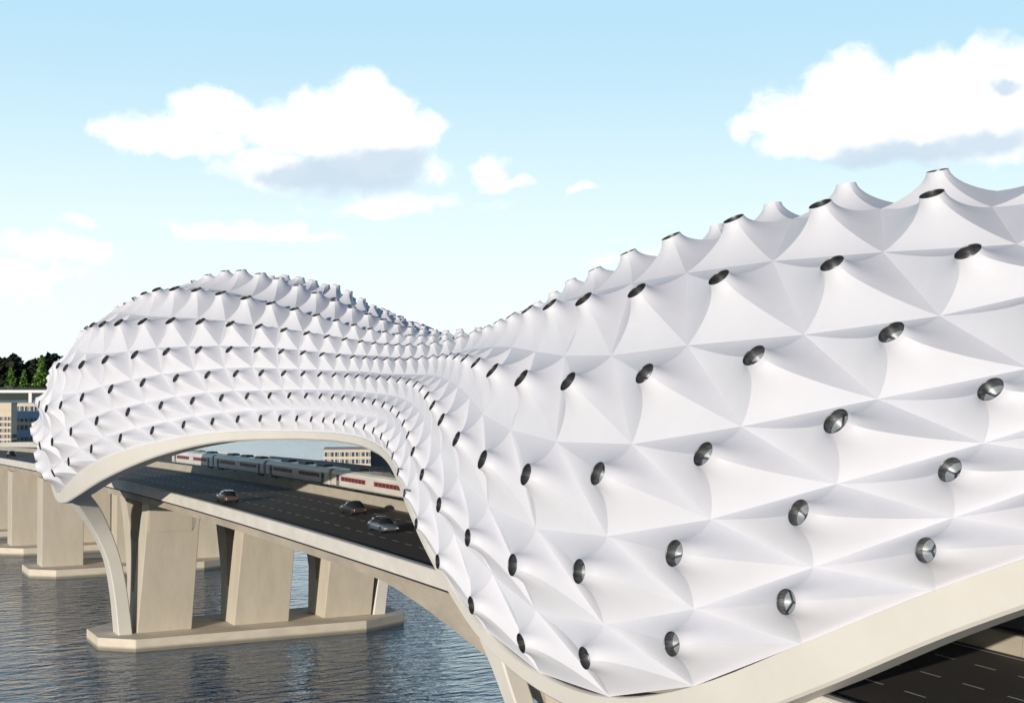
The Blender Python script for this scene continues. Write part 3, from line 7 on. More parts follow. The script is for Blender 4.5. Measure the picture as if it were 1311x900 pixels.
AXES=[[[-0.641,-0.004,0.767],[-0.74,-0.028,0.672],[-0.923,0.11,0.37],[-0.942,0.037,0.334],[-0.955,-0.03,0.296],[-0.964,-0.097,0.247],[-0.974,-0.151,0.171],[-0.98,-0.152,0.127],[-0.996,-0.085,0.032],[-0.993,0.003,-0.117],[-0.983,0.069,-0.169],[-0.994,0.081,-0.067],[-0.994,0.105,-0.002],[-0.99,0.12,0.07],[-0.981,0.162,0.109],[-0.971,0.178,0.16],[-0.963,0.181,0.202],[-0.957,0.177,0.23],[-0.953,0.147,0.263],[-0.952,0.119,0.282],[-0.951,0.084,0.297],[-0.95,0.052,0.306],[-0.952,0.025,0.306],[-0.955,0.001,0.297],[-0.959,-0.021,0.284],[-0.957,-0.053,0.284],[-0.956,-0.086,0.281],[-0.955,-0.119,0.271],[-0.952,-0.147,0.269],[-0.943,-0.182,0.278],[-0.942,-0.205,0.266],[-0.947,-0.186,0.261],[-0.949,-0.166,0.268],[-0.971,-0.135,0.197],[-0.992,-0.1,0.071],[-0.995,-0.09,-0.04],[-0.916,-0.102,-0.389],[-0.918,0.05,-0.393],[-0.952,0.133,-0.274],[-0.957,0.178,-0.229],[-0.949,0.24,-0.205],[-0.929,0.34,-0.148]],[[-0.566,-0.003,0.824],[-0.664,-0.022,0.748],[-0.854,0.008,0.52],[-0.868,-0.051,0.494],[-0.878,-0.1,0.468],[-0.883,-0.129,0.451],[-0.932,-0.066,0.357],[-0.974,-0.062,0.22],[-0.993,0.003,0.121],[-0.994,0.048,0.102],[-0.992,0.1,0.075],[-0.986,0.087,0.142],[-0.971,0.089,0.223],[-0.945,0.1,0.311],[-0.912,0.158,0.379],[-0.897,0.141,0.418],[-0.886,0.128,0.446],[-0.877,0.12,0.464],[-0.878,0.083,0.471],[-0.877,0.047,0.479],[-0.874,0.012,0.485],[-0.871,-0.022,0.491],[-0.868,-0.051,0.494],[-0.867,-0.075,0.493],[-0.87,-0.093,0.484],[-0.88,-0.128,0.458],[-0.887,-0.161,0.432],[-0.891,-0.19,0.413],[-0.896,-0.221,0.386],[-0.896,-0.247,0.369],[-0.895,-0.259,0.364],[-0.921,-0.239,0.309],[-0.934,-0.223,0.278],[-0.963,-0.186,0.196],[-0.989,-0.128,0.073],[-0.99,-0.141,0.028],[-0.984,-0.063,-0.165],[-0.982,0.096,-0.161],[-0.979,0.139,-0.147],[-0.979,0.179,-0.102],[-0.964,0.262,0.032],[-0.906,0.379,0.189]],[[-0.529,-0.015,0.848],[-0.607,-0.027,0.794],[-0.764,-0.053,0.643],[-0.782,-0.09,0.616],[-0.796,-0.12,0.593],[-0.832,-0.112,0.543],[-0.89,-0.037,0.454],[-0.943,-0.006,0.333],[-0.959,0.06,0.277],[-0.936,0.084,0.341],[-0.915,0.106,0.389],[-0.894,0.11,0.433],[-0.868,0.097,0.487],[-0.833,0.11,0.543],[-0.793,0.154,0.59],[-0.771,0.13,0.624],[-0.756,0.11,0.645],[-0.746,0.084,0.661],[-0.737,0.055,0.674],[-0.74,0.017,0.673],[-0.742,-0.021,0.671],[-0.742,-0.054,0.669],[-0.743,-0.08,0.665],[-0.747,-0.101,0.657],[-0.752,-0.123,0.647],[-0.769,-0.158,0.62],[-0.787,-0.188,0.587],[-0.806,-0.22,0.549],[-0.817,-0.248,0.521],[-0.827,-0.268,0.494],[-0.847,-0.266,0.46],[-0.877,-0.243,0.414],[-0.903,-0.212,0.375],[-0.929,-0.195,0.315],[-0.958,-0.158,0.238],[-0.955,-0.212,0.206],[-0.995,-0.034,0.098],[-0.986,0.071,0.154],[-0.956,0.155,0.247],[-0.895,0.234,0.381],[-0.827,0.297,0.477],[-0.808,0.356,0.469]],[[-0.534,-0.034,0.845],[-0.58,-0.04,0.814],[-0.671,-0.082,0.737],[-0.71,-0.097,0.697],[-0.739,-0.104,0.666],[-0.774,-0.107,0.624],[-0.833,-0.047,0.551],[-0.831,0.022,0.557],[-0.81,0.086,0.58],[-0.774,0.101,0.624],[-0.75,0.102,0.653],[-0.701,0.116,0.704],[-0.679,0.11,0.726],[-0.656,0.117,0.746],[-0.629,0.12,0.768],[-0.623,0.107,0.775],[-0.617,0.08,0.783],[-0.614,0.047,0.788],[-0.613,0.016,0.79],[-0.615,-0.013,0.789],[-0.612,-0.058,0.789],[-0.614,-0.087,0.784],[-0.62,-0.108,0.777],[-0.63,-0.125,0.767],[-0.641,-0.145,0.754],[-0.661,-0.175,0.729],[-0.689,-0.203,0.695],[-0.708,-0.228,0.668],[-0.734,-0.247,0.632],[-0.766,-0.257,0.589],[-0.756,-0.268,0.598],[-0.787,-0.264,0.558],[-0.808,-0.274,0.522],[-0.829,-0.288,0.48],[-0.844,-0.305,0.442],[-0.844,-0.334,0.419],[-0.892,0.057,0.449],[-0.794,0.244,0.557],[-0.73,0.274,0.627],[-0.715,0.264,0.647],[-0.721,0.268,0.638],[-0.741,0.294,0.603]],[[-0.55,-0.046,0.834],[-0.561,-0.047,0.827],[-0.556,-0.103,0.825],[-0.605,-0.099,0.79],[-0.644,-0.102,0.758],[-0.674,-0.077,0.734],[-0.695,-0.035,0.718],[-0.693,0.005,0.721],[-0.676,0.046,0.736],[-0.638,0.085,0.766],[-0.578,0.129,0.806],[-0.541,0.128,0.831],[-0.518,0.115,0.848],[-0.499,0.109,0.86],[-0.486,0.098,0.869],[-0.476,0.082,0.876],[-0.485,0.035,0.874],[-0.492,-0.012,0.871],[-0.492,-0.056,0.869],[-0.493,-0.096,0.865],[-0.494,-0.127,0.86],[-0.498,-0.15,0.854],[-0.508,-0.164,0.846],[-0.523,-0.17,0.836],[-0.54,-0.171,0.824],[-0.547,-0.2,0.813],[-0.561,-0.221,0.798],[-0.583,-0.231,0.779],[-0.593,-0.241,0.768],[-0.607,-0.239,0.758],[-0.612,-0.234,0.756],[-0.625,-0.22,0.749],[-0.649,-0.277,0.708],[-0.668,-0.32,0.672],[-0.675,-0.375,0.636],[-0.697,-0.362,0.619],[-0.588,0.405,0.7],[-0.565,0.39,0.727],[-0.617,0.298,0.728],[-0.653,0.249,0.715],[-0.672,0.239,0.701],[-0.679,0.25,0.691]],[[-0.543,-0.042,0.839],[-0.525,-0.04,0.85],[-0.391,-0.099,0.915],[-0.445,-0.108,0.889],[-0.478,-0.072,0.875],[-0.477,-0.03,0.878],[-0.459,0.017,0.888],[-0.43,0.06,0.901],[-0.413,0.078,0.907],[-0.398,0.097,0.912],[-0.378,0.106,0.92],[-0.36,0.093,0.928],[-0.334,0.088,0.938],[-0.313,0.076,0.947],[-0.312,0.047,0.949],[-0.324,0.022,0.946],[-0.324,0.009,0.946],[-0.328,-0.04,0.944],[-0.335,-0.1,0.937],[-0.335,-0.146,0.931],[-0.335,-0.184,0.924],[-0.34,-0.209,0.917],[-0.345,-0.223,0.912],[-0.354,-0.228,0.907],[-0.365,-0.224,0.904],[-0.363,-0.225,0.904],[-0.363,-0.224,0.904],[-0.373,-0.214,0.903],[-0.387,-0.222,0.895],[-0.407,-0.215,0.887],[-0.431,-0.227,0.874],[-0.448,-0.246,0.859],[-0.462,-0.282,0.841],[-0.477,-0.308,0.823],[-0.488,-0.348,0.8],[-0.485,-0.193,0.853],[-0.291,0.518,0.805],[-0.451,0.343,0.824],[-0.542,0.251,0.802],[-0.58,0.228,0.782],[-0.581,0.23,0.78],[-0.565,0.233,0.792]],[[-0.491,-0.023,0.871],[-0.453,-0.019,0.891],[-0.313,-0.128,0.941],[-0.268,-0.061,0.962],[-0.148,0.008,0.989],[-0.106,0.097,0.99],[-0.106,0.145,0.984],[-0.082,0.177,0.981],[-0.019,0.226,0.974],[0.079,0.278,0.957],[0.199,0.307,0.931],[0.32,0.311,0.895],[0.375,0.28,0.884],[0.289,0.192,0.938],[-0.107,-0.017,0.994],[-0.153,-0.037,0.988],[-0.162,-0.047,0.986],[-0.148,-0.063,0.987],[-0.128,-0.085,0.988],[-0.141,-0.138,0.98],[-0.166,-0.204,0.965],[-0.179,-0.239,0.954],[-0.185,-0.248,0.951],[-0.178,-0.235,0.956],[-0.158,-0.197,0.968],[-0.16,-0.2,0.967],[-0.162,-0.177,0.971],[-0.148,-0.147,0.978],[-0.137,-0.145,0.98],[-0.144,-0.146,0.979],[-0.174,-0.141,0.975],[-0.202,-0.154,0.967],[-0.222,-0.159,0.962],[-0.226,-0.127,0.966],[-0.155,0.086,0.984],[-0.234,-0.054,0.971],[-0.097,0.409,0.907],[-0.179,0.269,0.946],[-0.226,0.191,0.955],[-0.275,0.184,0.944],[-0.324,0.193,0.926],[-0.36,0.192,0.913]],[[-0.325,0.01,0.946],[-0.252,0.028,0.967],[0.228,0.015,0.974],[0.602,0.064,0.796],[0.597,0.025,0.802],[0.429,0.103,0.897],[0.258,0.11,0.96],[0.17,0.218,0.961],[0.204,0.321,0.925],[0.285,0.411,0.866],[0.359,0.431,0.828],[0.389,0.383,0.838],[0.353,0.285,0.891],[0.246,0.146,0.958],[0.012,-0.072,0.997],[0.027,-0.081,0.996],[0.14,-0.05,0.989],[0.261,-0.084,0.962],[0.312,-0.129,0.941],[0.306,-0.142,0.941],[0.303,-0.159,0.94],[0.291,-0.173,0.941],[0.274,-0.186,0.943],[0.248,-0.198,0.948],[0.189,-0.194,0.963],[0.146,-0.191,0.971],[0.101,-0.182,0.978],[0.059,-0.16,0.985],[0.066,-0.162,0.985],[0.073,-0.16,0.984],[0.067,-0.14,0.988],[0.056,-0.097,0.994],[0.052,-0.01,0.999],[0.05,0.103,0.993],[0.007,0.096,0.995],[-0.036,0.04,0.999],[0.083,0.361,0.929],[0.068,0.251,0.966],[0.06,0.146,0.987],[0.029,0.098,0.995],[-0.032,0.084,0.996],[-0.106,0.087,0.991]],[[-0.27,0.039,0.962],[-0.226,0.068,0.972],[-0.282,0.133,0.95],[-0.376,0.103,0.921],[-0.292,-0.022,0.956],[-0.082,0.029,0.996],[0.027,0.045,0.999],[0.11,0.2,0.974],[0.134,0.342,0.93],[0.153,0.446,0.882],[0.158,0.436,0.886],[0.139,0.345,0.928],[0.098,0.222,0.97],[0.064,0.105,0.992],[0.079,0.026,0.997],[0.119,0.016,0.993],[-0.036,0.118,0.992],[-0.225,0.04,0.973],[-0.029,-0.165,0.986],[0.198,-0.132,0.971],[0.304,-0.115,0.946],[0.368,-0.189,0.911],[0.371,-0.215,0.904],[0.384,-0.23,0.895],[0.406,-0.224,0.886],[0.43,-0.204,0.879],[0.507,-0.189,0.841],[0.61,-0.129,0.782],[0.691,-0.077,0.719],[0.713,-0.05,0.699],[0.643,-0.03,0.765],[0.479,-0.031,0.877],[0.301,-0.031,0.953],[0.195,0.065,0.979],[0.145,0.204,0.968],[0.119,0.291,0.949],[0.092,0.303,0.949],[0.07,0.228,0.971],[0.063,0.134,0.989],[0.065,0.066,0.996],[0.062,0.027,0.998],[0.044,0.01,0.999]],[[0.907,0.005,0.421],[0.783,0.029,0.622],[0.024,0.021,0.999],[-0.631,0.066,0.773],[-0.548,0.078,0.833],[-0.335,0.091,0.938],[-0.194,0.112,0.975],[-0.16,0.166,0.973],[-0.184,0.254,0.949],[-0.208,0.323,0.923],[-0.199,0.322,0.926],[-0.152,0.267,0.951],[-0.082,0.185,0.979],[-0.028,0.093,0.995],[-0.025,0.019,1.0],[-0.048,0.007,0.999],[-0.041,0.018,0.999],[-0.048,0.031,0.998],[-0.053,-0.027,0.998],[0.006,-0.025,1.0],[0.068,-0.041,0.997],[0.041,-0.194,0.98],[0.114,-0.178,0.977],[0.218,-0.182,0.959],[0.274,-0.21,0.939],[0.339,-0.178,0.924],[0.431,-0.126,0.893],[0.577,-0.052,0.815],[0.661,-0.053,0.748],[0.57,-0.119,0.813],[0.374,-0.193,0.907],[0.255,-0.258,0.932],[0.197,-0.295,0.935],[0.134,-0.171,0.976],[0.077,0.083,0.994],[0.046,0.235,0.971],[0.034,0.264,0.964],[0.024,0.197,0.98],[0.004,0.115,0.993],[-0.016,0.056,0.998],[-0.022,0.022,0.999],[-0.009,0.009,1.0]],[[0.896,-0.028,0.444],[0.795,-0.015,0.606],[0.35,-0.089,0.932],[-0.091,0.032,0.995],[-0.341,0.086,0.936],[-0.354,0.134,0.926],[-0.288,0.153,0.945],[-0.252,0.163,0.954],[-0.282,0.202,0.938],[-0.344,0.232,0.91],[-0.398,0.229,0.888],[-0.411,0.205,0.888],[-0.351,0.164,0.922],[-0.214,0.093,0.972],[-0.085,0.006,0.996],[-0.054,0.011,0.998],[-0.043,0.028,0.999],[-0.019,0.026,0.999],[0.037,-0.008,0.999],[0.069,0.001,0.998],[-0.091,-0.018,0.996],[-0.278,-0.119,0.953],[0.121,-0.075,0.99],[0.223,-0.097,0.97],[0.291,-0.138,0.947],[0.482,-0.098,0.871],[0.513,-0.096,0.853],[0.444,-0.101,0.89],[0.326,-0.135,0.936],[0.241,-0.19,0.952],[0.208,-0.237,0.949],[0.211,-0.279,0.937],[0.249,-0.352,0.902],[0.286,-0.449,0.847],[0.167,-0.007,0.986],[0.143,0.19,0.971],[0.124,0.195,0.973],[0.057,0.121,0.991],[0.01,0.091,0.996],[0.022,0.069,0.997],[0.071,0.071,0.995],[0.14,0.084,0.987]],[[0.904,-0.061,0.424],[0.833,-0.054,0.551],[0.599,-0.128,0.791],[0.462,-0.066,0.885],[0.223,-0.002,0.975],[0.151,0.083,0.985],[0.178,0.132,0.975],[0.147,0.177,0.973],[0.023,0.22,0.975],[-0.11,0.235,0.966],[-0.229,0.213,0.95],[-0.349,0.183,0.919],[-0.413,0.16,0.897],[-0.329,0.128,0.935],[-0.097,0.055,0.994],[0.052,0.046,0.998],[0.089,0.044,0.995],[0.067,0.031,0.997],[0.053,0.025,0.998],[0.114,0.011,0.993],[0.164,-0.023,0.986],[0.191,-0.057,0.98],[0.229,-0.039,0.973],[0.181,-0.063,0.981],[0.241,-0.051,0.969],[0.322,-0.042,0.946],[0.251,-0.132,0.959],[0.204,-0.168,0.964],[0.253,-0.141,0.957],[0.281,-0.182,0.942],[0.291,-0.238,0.927],[0.308,-0.272,0.912],[0.335,-0.336,0.88],[0.393,-0.516,0.761],[0.407,-0.51,0.758],[0.109,0.303,0.947],[0.182,0.122,0.976],[0.2,0.051,0.978],[0.222,0.114,0.969],[0.269,0.143,0.952],[0.32,0.17,0.932],[0.357,0.18,0.917]],[[0.903,-0.089,0.42],[0.851,-0.084,0.519],[0.671,-0.147,0.727],[0.697,-0.114,0.708],[0.687,-0.095,0.72],[0.662,-0.028,0.749],[0.626,0.06,0.778],[0.595,0.119,0.795],[0.567,0.172,0.806],[0.503,0.274,0.82],[0.409,0.321,0.854],[0.343,0.292,0.893],[0.276,0.267,0.923],[0.236,0.229,0.944],[0.255,0.157,0.954],[0.299,0.1,0.949],[0.286,0.063,0.956],[0.258,0.035,0.966],[0.243,0.024,0.97],[0.203,0.018,0.979],[0.163,0.005,0.987],[0.147,-0.014,0.989],[0.138,-0.035,0.99],[0.158,-0.049,0.986],[0.176,-0.022,0.984],[0.096,-0.017,0.995],[0.043,-0.087,0.995],[0.18,-0.115,0.977],[0.318,-0.095,0.943],[0.341,-0.135,0.93],[0.357,-0.198,0.913],[0.394,-0.227,0.89],[0.404,-0.298,0.865],[0.407,-0.399,0.821],[0.409,-0.558,0.722],[0.33,-0.069,0.941],[0.261,0.274,0.925],[0.429,0.183,0.885],[0.527,0.19,0.828],[0.567,0.197,0.8],[0.571,0.212,0.793],[0.554,0.222,0.802]],[[0.89,-0.108,0.442],[0.856,-0.104,0.506],[0.788,-0.16,0.595],[0.829,-0.148,0.539],[0.822,-0.134,0.554],[0.813,-0.119,0.57],[0.856,-0.006,0.517],[0.87,0.09,0.485],[0.871,0.17,0.461],[0.836,0.224,0.5],[0.742,0.263,0.616],[0.653,0.283,0.702],[0.607,0.266,0.749],[0.579,0.242,0.778],[0.552,0.201,0.809],[0.509,0.141,0.849],[0.468,0.076,0.88],[0.435,0.032,0.9],[0.402,0.001,0.916],[0.37,-0.027,0.929],[0.35,-0.039,0.936],[0.341,-0.048,0.939],[0.342,-0.063,0.938],[0.349,-0.068,0.935],[0.342,-0.071,0.937],[0.311,-0.088,0.946],[0.295,-0.099,0.95],[0.327,-0.085,0.941],[0.297,-0.08,0.951],[0.284,-0.085,0.955],[0.303,-0.126,0.944],[0.418,-0.148,0.896],[0.493,-0.215,0.843],[0.547,-0.295,0.784],[0.567,-0.429,0.703],[0.639,-0.37,0.675],[0.553,0.297,0.778],[0.534,0.328,0.779],[0.594,0.261,0.761],[0.636,0.228,0.737],[0.657,0.226,0.719],[0.665,0.241,0.707]],[[0.874,-0.115,0.473],[0.864,-0.114,0.491],[0.845,-0.138,0.516],[0.847,-0.169,0.504],[0.898,-0.157,0.411],[0.89,-0.168,0.425],[0.935,-0.082,0.346],[0.938,0.016,0.347],[0.918,0.109,0.381],[0.884,0.13,0.45],[0.87,0.193,0.454],[0.838,0.214,0.503],[0.785,0.238,0.572],[0.741,0.238,0.628],[0.7,0.204,0.684],[0.651,0.151,0.744],[0.579,0.084,0.811],[0.523,0.034,0.852],[0.491,0.001,0.871],[0.462,-0.03,0.887],[0.431,-0.059,0.9],[0.413,-0.066,0.909],[0.401,-0.067,0.914],[0.391,-0.075,0.917],[0.372,-0.083,0.925],[0.351,-0.093,0.932],[0.357,-0.104,0.928],[0.333,-0.102,0.937],[0.342,-0.097,0.935],[0.403,-0.106,0.909],[0.473,-0.126,0.872],[0.619,-0.138,0.774],[0.708,-0.175,0.684],[0.791,-0.212,0.574],[0.836,-0.249,0.489],[0.839,-0.298,0.456],[0.858,0.036,0.513],[0.747,0.237,0.621],[0.685,0.266,0.679],[0.683,0.253,0.685],[0.699,0.258,0.667],[0.726,0.286,0.626]],[[0.888,-0.119,0.445],[0.896,-0.124,0.427],[0.901,-0.137,0.412],[0.898,-0.178,0.401],[0.927,-0.189,0.323],[0.933,-0.188,0.306],[0.969,-0.159,0.19],[0.99,-0.081,0.117],[0.997,0.028,0.079],[0.986,0.092,0.136],[0.964,0.158,0.212],[0.929,0.139,0.342],[0.904,0.18,0.388],[0.871,0.196,0.45],[0.839,0.205,0.504],[0.789,0.137,0.599],[0.742,0.089,0.665],[0.708,0.05,0.705],[0.686,0.019,0.727],[0.681,-0.009,0.732],[0.68,-0.044,0.732],[0.681,-0.076,0.728],[0.69,-0.094,0.718],[0.708,-0.105,0.698],[0.724,-0.124,0.678],[0.736,-0.149,0.66],[0.753,-0.168,0.636],[0.78,-0.199,0.594],[0.788,-0.223,0.575],[0.803,-0.23,0.55],[0.822,-0.24,0.517],[0.864,-0.218,0.454],[0.873,-0.214,0.439],[0.917,-0.208,0.341],[0.961,-0.197,0.194],[0.97,-0.205,0.129],[0.994,-0.035,0.1],[0.985,0.07,0.158],[0.955,0.155,0.254],[0.891,0.233,0.39],[0.823,0.296,0.485],[0.806,0.355,0.474]],[[0.911,-0.124,0.394],[0.926,-0.133,0.353],[0.936,-0.144,0.32],[0.938,-0.169,0.301],[0.948,-0.215,0.236],[0.952,-0.223,0.208],[0.972,-0.194,0.133],[0.986,-0.154,0.064],[0.997,-0.063,-0.034],[0.999,0.009,-0.04],[0.984,0.13,-0.121],[0.992,0.125,-0.007],[0.983,0.142,0.118],[0.957,0.127,0.259],[0.927,0.166,0.336],[0.901,0.141,0.411],[0.881,0.114,0.459],[0.874,0.102,0.475],[0.873,0.074,0.481],[0.87,0.04,0.492],[0.865,0.004,0.502],[0.859,-0.036,0.51],[0.857,-0.067,0.512],[0.859,-0.089,0.505],[0.873,-0.101,0.477],[0.884,-0.128,0.449],[0.891,-0.159,0.424],[0.89,-0.184,0.418],[0.894,-0.22,0.389],[0.886,-0.249,0.39],[0.871,-0.257,0.419],[0.917,-0.242,0.316],[0.926,-0.246,0.285],[0.948,-0.222,0.226],[0.982,-0.181,0.052],[0.981,-0.177,-0.079],[0.984,-0.063,-0.165],[0.982,0.096,-0.161],[0.979,0.139,-0.147],[0.979,0.179,-0.102],[0.964,0.262,0.032],[0.906,0.379,0.189]],[[0.854,-0.085,0.514],[0.897,-0.104,0.43],[0.923,-0.119,0.367],[0.94,-0.137,0.314],[0.955,-0.166,0.247],[0.962,-0.226,0.154],[0.967,-0.256,-0.001],[0.974,-0.225,0.0],[0.983,-0.155,-0.099],[0.977,-0.064,-0.202],[0.974,0.041,-0.222],[0.998,0.032,-0.059],[0.997,0.072,-0.004],[0.994,0.082,0.076],[0.983,0.163,0.085],[0.973,0.171,0.157],[0.963,0.158,0.218],[0.956,0.15,0.252],[0.947,0.111,0.302],[0.942,0.081,0.324],[0.938,0.035,0.345],[0.933,-0.004,0.36],[0.934,-0.031,0.357],[0.94,-0.052,0.338],[0.944,-0.072,0.323],[0.94,-0.1,0.327],[0.932,-0.134,0.336],[0.927,-0.168,0.334],[0.912,-0.194,0.362],[0.876,-0.236,0.421],[0.868,-0.253,0.427],[0.867,-0.228,0.443],[0.844,-0.201,0.497],[0.894,-0.183,0.408],[0.978,-0.147,0.149],[0.986,-0.129,-0.108],[0.916,-0.102,-0.389],[0.918,0.05,-0.393],[0.952,0.133,-0.274],[0.957,0.178,-0.229],[0.949,0.24,-0.205],[0.929,0.34,-0.148]]]
# ---------------------------------------------------------------- geometry of the place
# internal plan units (w across the bridge, u along it, z up); S turns them into metres
S = 0.76
WC = 73.5                      # bridge centre line
YAW = math.radians(27.45); PITCH = math.atan(38/1821.0); CAMZ = 19.2
WATER = -24.0
sc = bpy.context.scene
COL = sc.collection
rnd = random.Random(7)

def road_z(u):
    if u < 270: return -0.83 + 3.4756*(u/100) - 0.97687*(u/100)**2
    z0 = -0.83 + 3.4756*2.7 - 0.97687*2.7**2
    t = u-270; return z0 - 0.018*t - 0.00003*t*t

# ---------------------------------------------------------------- materials
def mat(name, base, rough=.6, metal=0., noise=None, bump=None, spec=.5, vein=None):
    m = bpy.data.materials.new(name); m.use_nodes = True
    nt = m.node_tree; b = nt.nodes['Principled BSDF']
    b.inputs['Base Color'].default_value = (*base, 1); b.inputs['Roughness'].default_value = rough
    b.inputs['Metallic'].default_value = metal; b.inputs['Specular IOR Level'].default_value = spec
    tc = nt.nodes.new('ShaderNodeTexCoord')
    if noise:
        col2, scale, stretch = noise
        mp = nt.nodes.new('ShaderNodeMapping'); mp.inputs['Scale'].default_value = stretch
        nt.links.new(tc.outputs['Object'], mp.inputs[0])
        n = nt.nodes.new('ShaderNodeTexNoise'); n.inputs['Scale'].default_value = scale; n.inputs['Detail'].default_value = 6; n.inputs['Roughness'].default_value = .65
        nt.links.new(mp.outputs[0], n.inputs[0])
        r = nt.nodes.new('ShaderNodeMapRange'); r.inputs['From Min'].default_value = .32; r.inputs['From Max'].default_value = .7
        nt.links.new(n.outputs['Fac'], r.inputs[0])
        mx = nt.nodes.new('ShaderNodeMix'); mx.data_type = 'RGBA'
        mx.inputs['A'].default_value = (*base, 1); mx.inputs['B'].default_value = (*col2, 1)
        nt.links.new(r.outputs[0], mx.inputs['Factor']); nt.links.new(mx.outputs['Result'], b.inputs['Base Color'])
        r2 = nt.nodes.new('ShaderNodeMapRange'); r2.inputs['To Min'].default_value = rough*.85; r2.inputs['To Max'].default_value = min(1, rough*1.15)
        nt.links.new(n.outputs['Fac'], r2.inputs[0]); nt.links.new(r2.outputs[0], b.inputs['Roughness'])
    if bump:
        scale, dist = bump
        n2 = nt.nodes.new('ShaderNodeTexNoise'); n2.inputs['Scale'].default_value = scale; n2.inputs['Detail'].default_value = 5
        nt.links.new(tc.outputs['Object'], n2.inputs[0])
        bp = nt.nodes.new('ShaderNodeBump'); bp.inputs['Distance'].default_value = dist; bp.inputs['Strength'].default_value = .6
        nt.links.new(n2.outputs['Fac'], bp.inputs['Height']); nt.links.new(bp.outputs[0], b.inputs['Normal'])
    return m

M = {}
M['membrane'] = mat('membrane_white', (.70,.705,.765), .5, noise=((.67,.675,.735), .35, (1,1,1)), bump=(.5,.05), spec=.35)
M['steel'] = mat('dark_polished_steel', (.32,.32,.33), .4, 1.0, noise=((.12,.12,.13), 2.0, (1,1,4)))
M['plate'] = mat('pale_steel_plate', (.55,.60,.65), .3, .6)  # pale blue-grey metal of the inner disc
M['beam'] = mat('cream_painted_steel', (.71,.68,.63), .5, noise=((.66,.63,.58), .25, (1,1,1)), bump=(1.5,.01))
M['concrete'] = mat('tan_concrete', (.60,.54,.45), .85, noise=((.50,.45,.37), .5, (1,1,.25)), bump=(3,.02))
M['cap'] = mat('pale_concrete_cap', (.74,.66,.55), .85, noise=((.60,.53,.44), .4, (1,1,2)), bump=(3,.02))
def wet_line(m, zlo, zhi, col):
    nt = m.node_tree; b = nt.nodes['Principled BSDF']; src = b.inputs['Base Color'].links[0].from_socket
    g = nt.nodes.new('ShaderNodeNewGeometry'); sp = nt.nodes.new('ShaderNodeSeparateXYZ'); nt.links.new(g.outputs['Position'], sp.inputs[0])
    n = nt.nodes.new('ShaderNodeTexNoise'); n.inputs['Scale'].default_value = .6; n.inputs['Detail'].default_value = 4
    ad = nt.nodes.new('ShaderNodeMath'); ad.operation = 'MULTIPLY_ADD'; nt.links.new(n.outputs['Fac'], ad.inputs[0]); ad.inputs[1].default_value = -.5; nt.links.new(sp.outputs[2], ad.inputs[2])
    r = nt.nodes.new('ShaderNodeMapRange'); nt.links.new(ad.outputs[0], r.inputs[0]); r.inputs['From Min'].default_value = zlo; r.inputs['From Max'].default_value = zhi; r.inputs['To Min'].default_value = .75; r.inputs['To Max'].default_value = 0
    mx = nt.nodes.new('ShaderNodeMix'); mx.data_type = 'RGBA'; nt.links.new(src, mx.inputs['A']); mx.inputs['B'].default_value = (*col, 1)
    nt.links.new(r.outputs[0], mx.inputs['Factor']); nt.links.new(mx.outputs['Result'], b.inputs['Base Color'])
wet_line(M['cap'], WATER*S+.02, WATER*S+.38, (.10,.10,.07))
M['girder'] = mat('grey_concrete_girder', (.50,.44,.36), .85, noise=((.35,.31,.26), .4, (3,.4,1)), bump=(3,.02))
M['parapet'] = mat('light_concrete_parapet', (.72,.69,.64), .8, noise=((.60,.57,.53), .6, (3,.5,1)), bump=(3,.02))
M['barrier'] = mat('weathered_concrete_barrier', (.46,.42,.35), .85, noise=((.37,.34,.28), .7, (3,.6,1)), bump=(4,.02))
M['asphalt'] = mat('dark_asphalt', (.050,.045,.043), .75, noise=((.062,.056,.052), .3, (2,.3,1)), bump=(25,.01))
M['paint'] = mat('road_paint', (.72,.72,.70), .6, noise=((.55,.55,.53), 3, (1,1,1)))
M['ballast'] = mat('track_ballast', (.20,.18,.16), .95, noise=((.13,.12,.11), 3, (1,1,1)), bump=(6,.05))
M['rail'] = mat('rail_steel', (.35,.33,.32), .35, 1.)
M['gap'] = mat('near_black', (.03,.03,.035), .7)  # near-black, for the painted shadow gap and the far gantry

def link(o): COL.objects.link(o); return o
def tag(o, label=None, cat=None, group=None, kind=None):
    if label: o['label'] = label
    if cat: o['category'] = cat
    if group: o['group'] = group
    if kind: o['kind'] = kind
    return o
def empty(name, loc, rz=0):
    o = bpy.data.objects.new(name, None); link(o); o.location = [c*S for c in loc]; o.rotation_euler = (0,0,rz); o.empty_display_size = .5
    return o

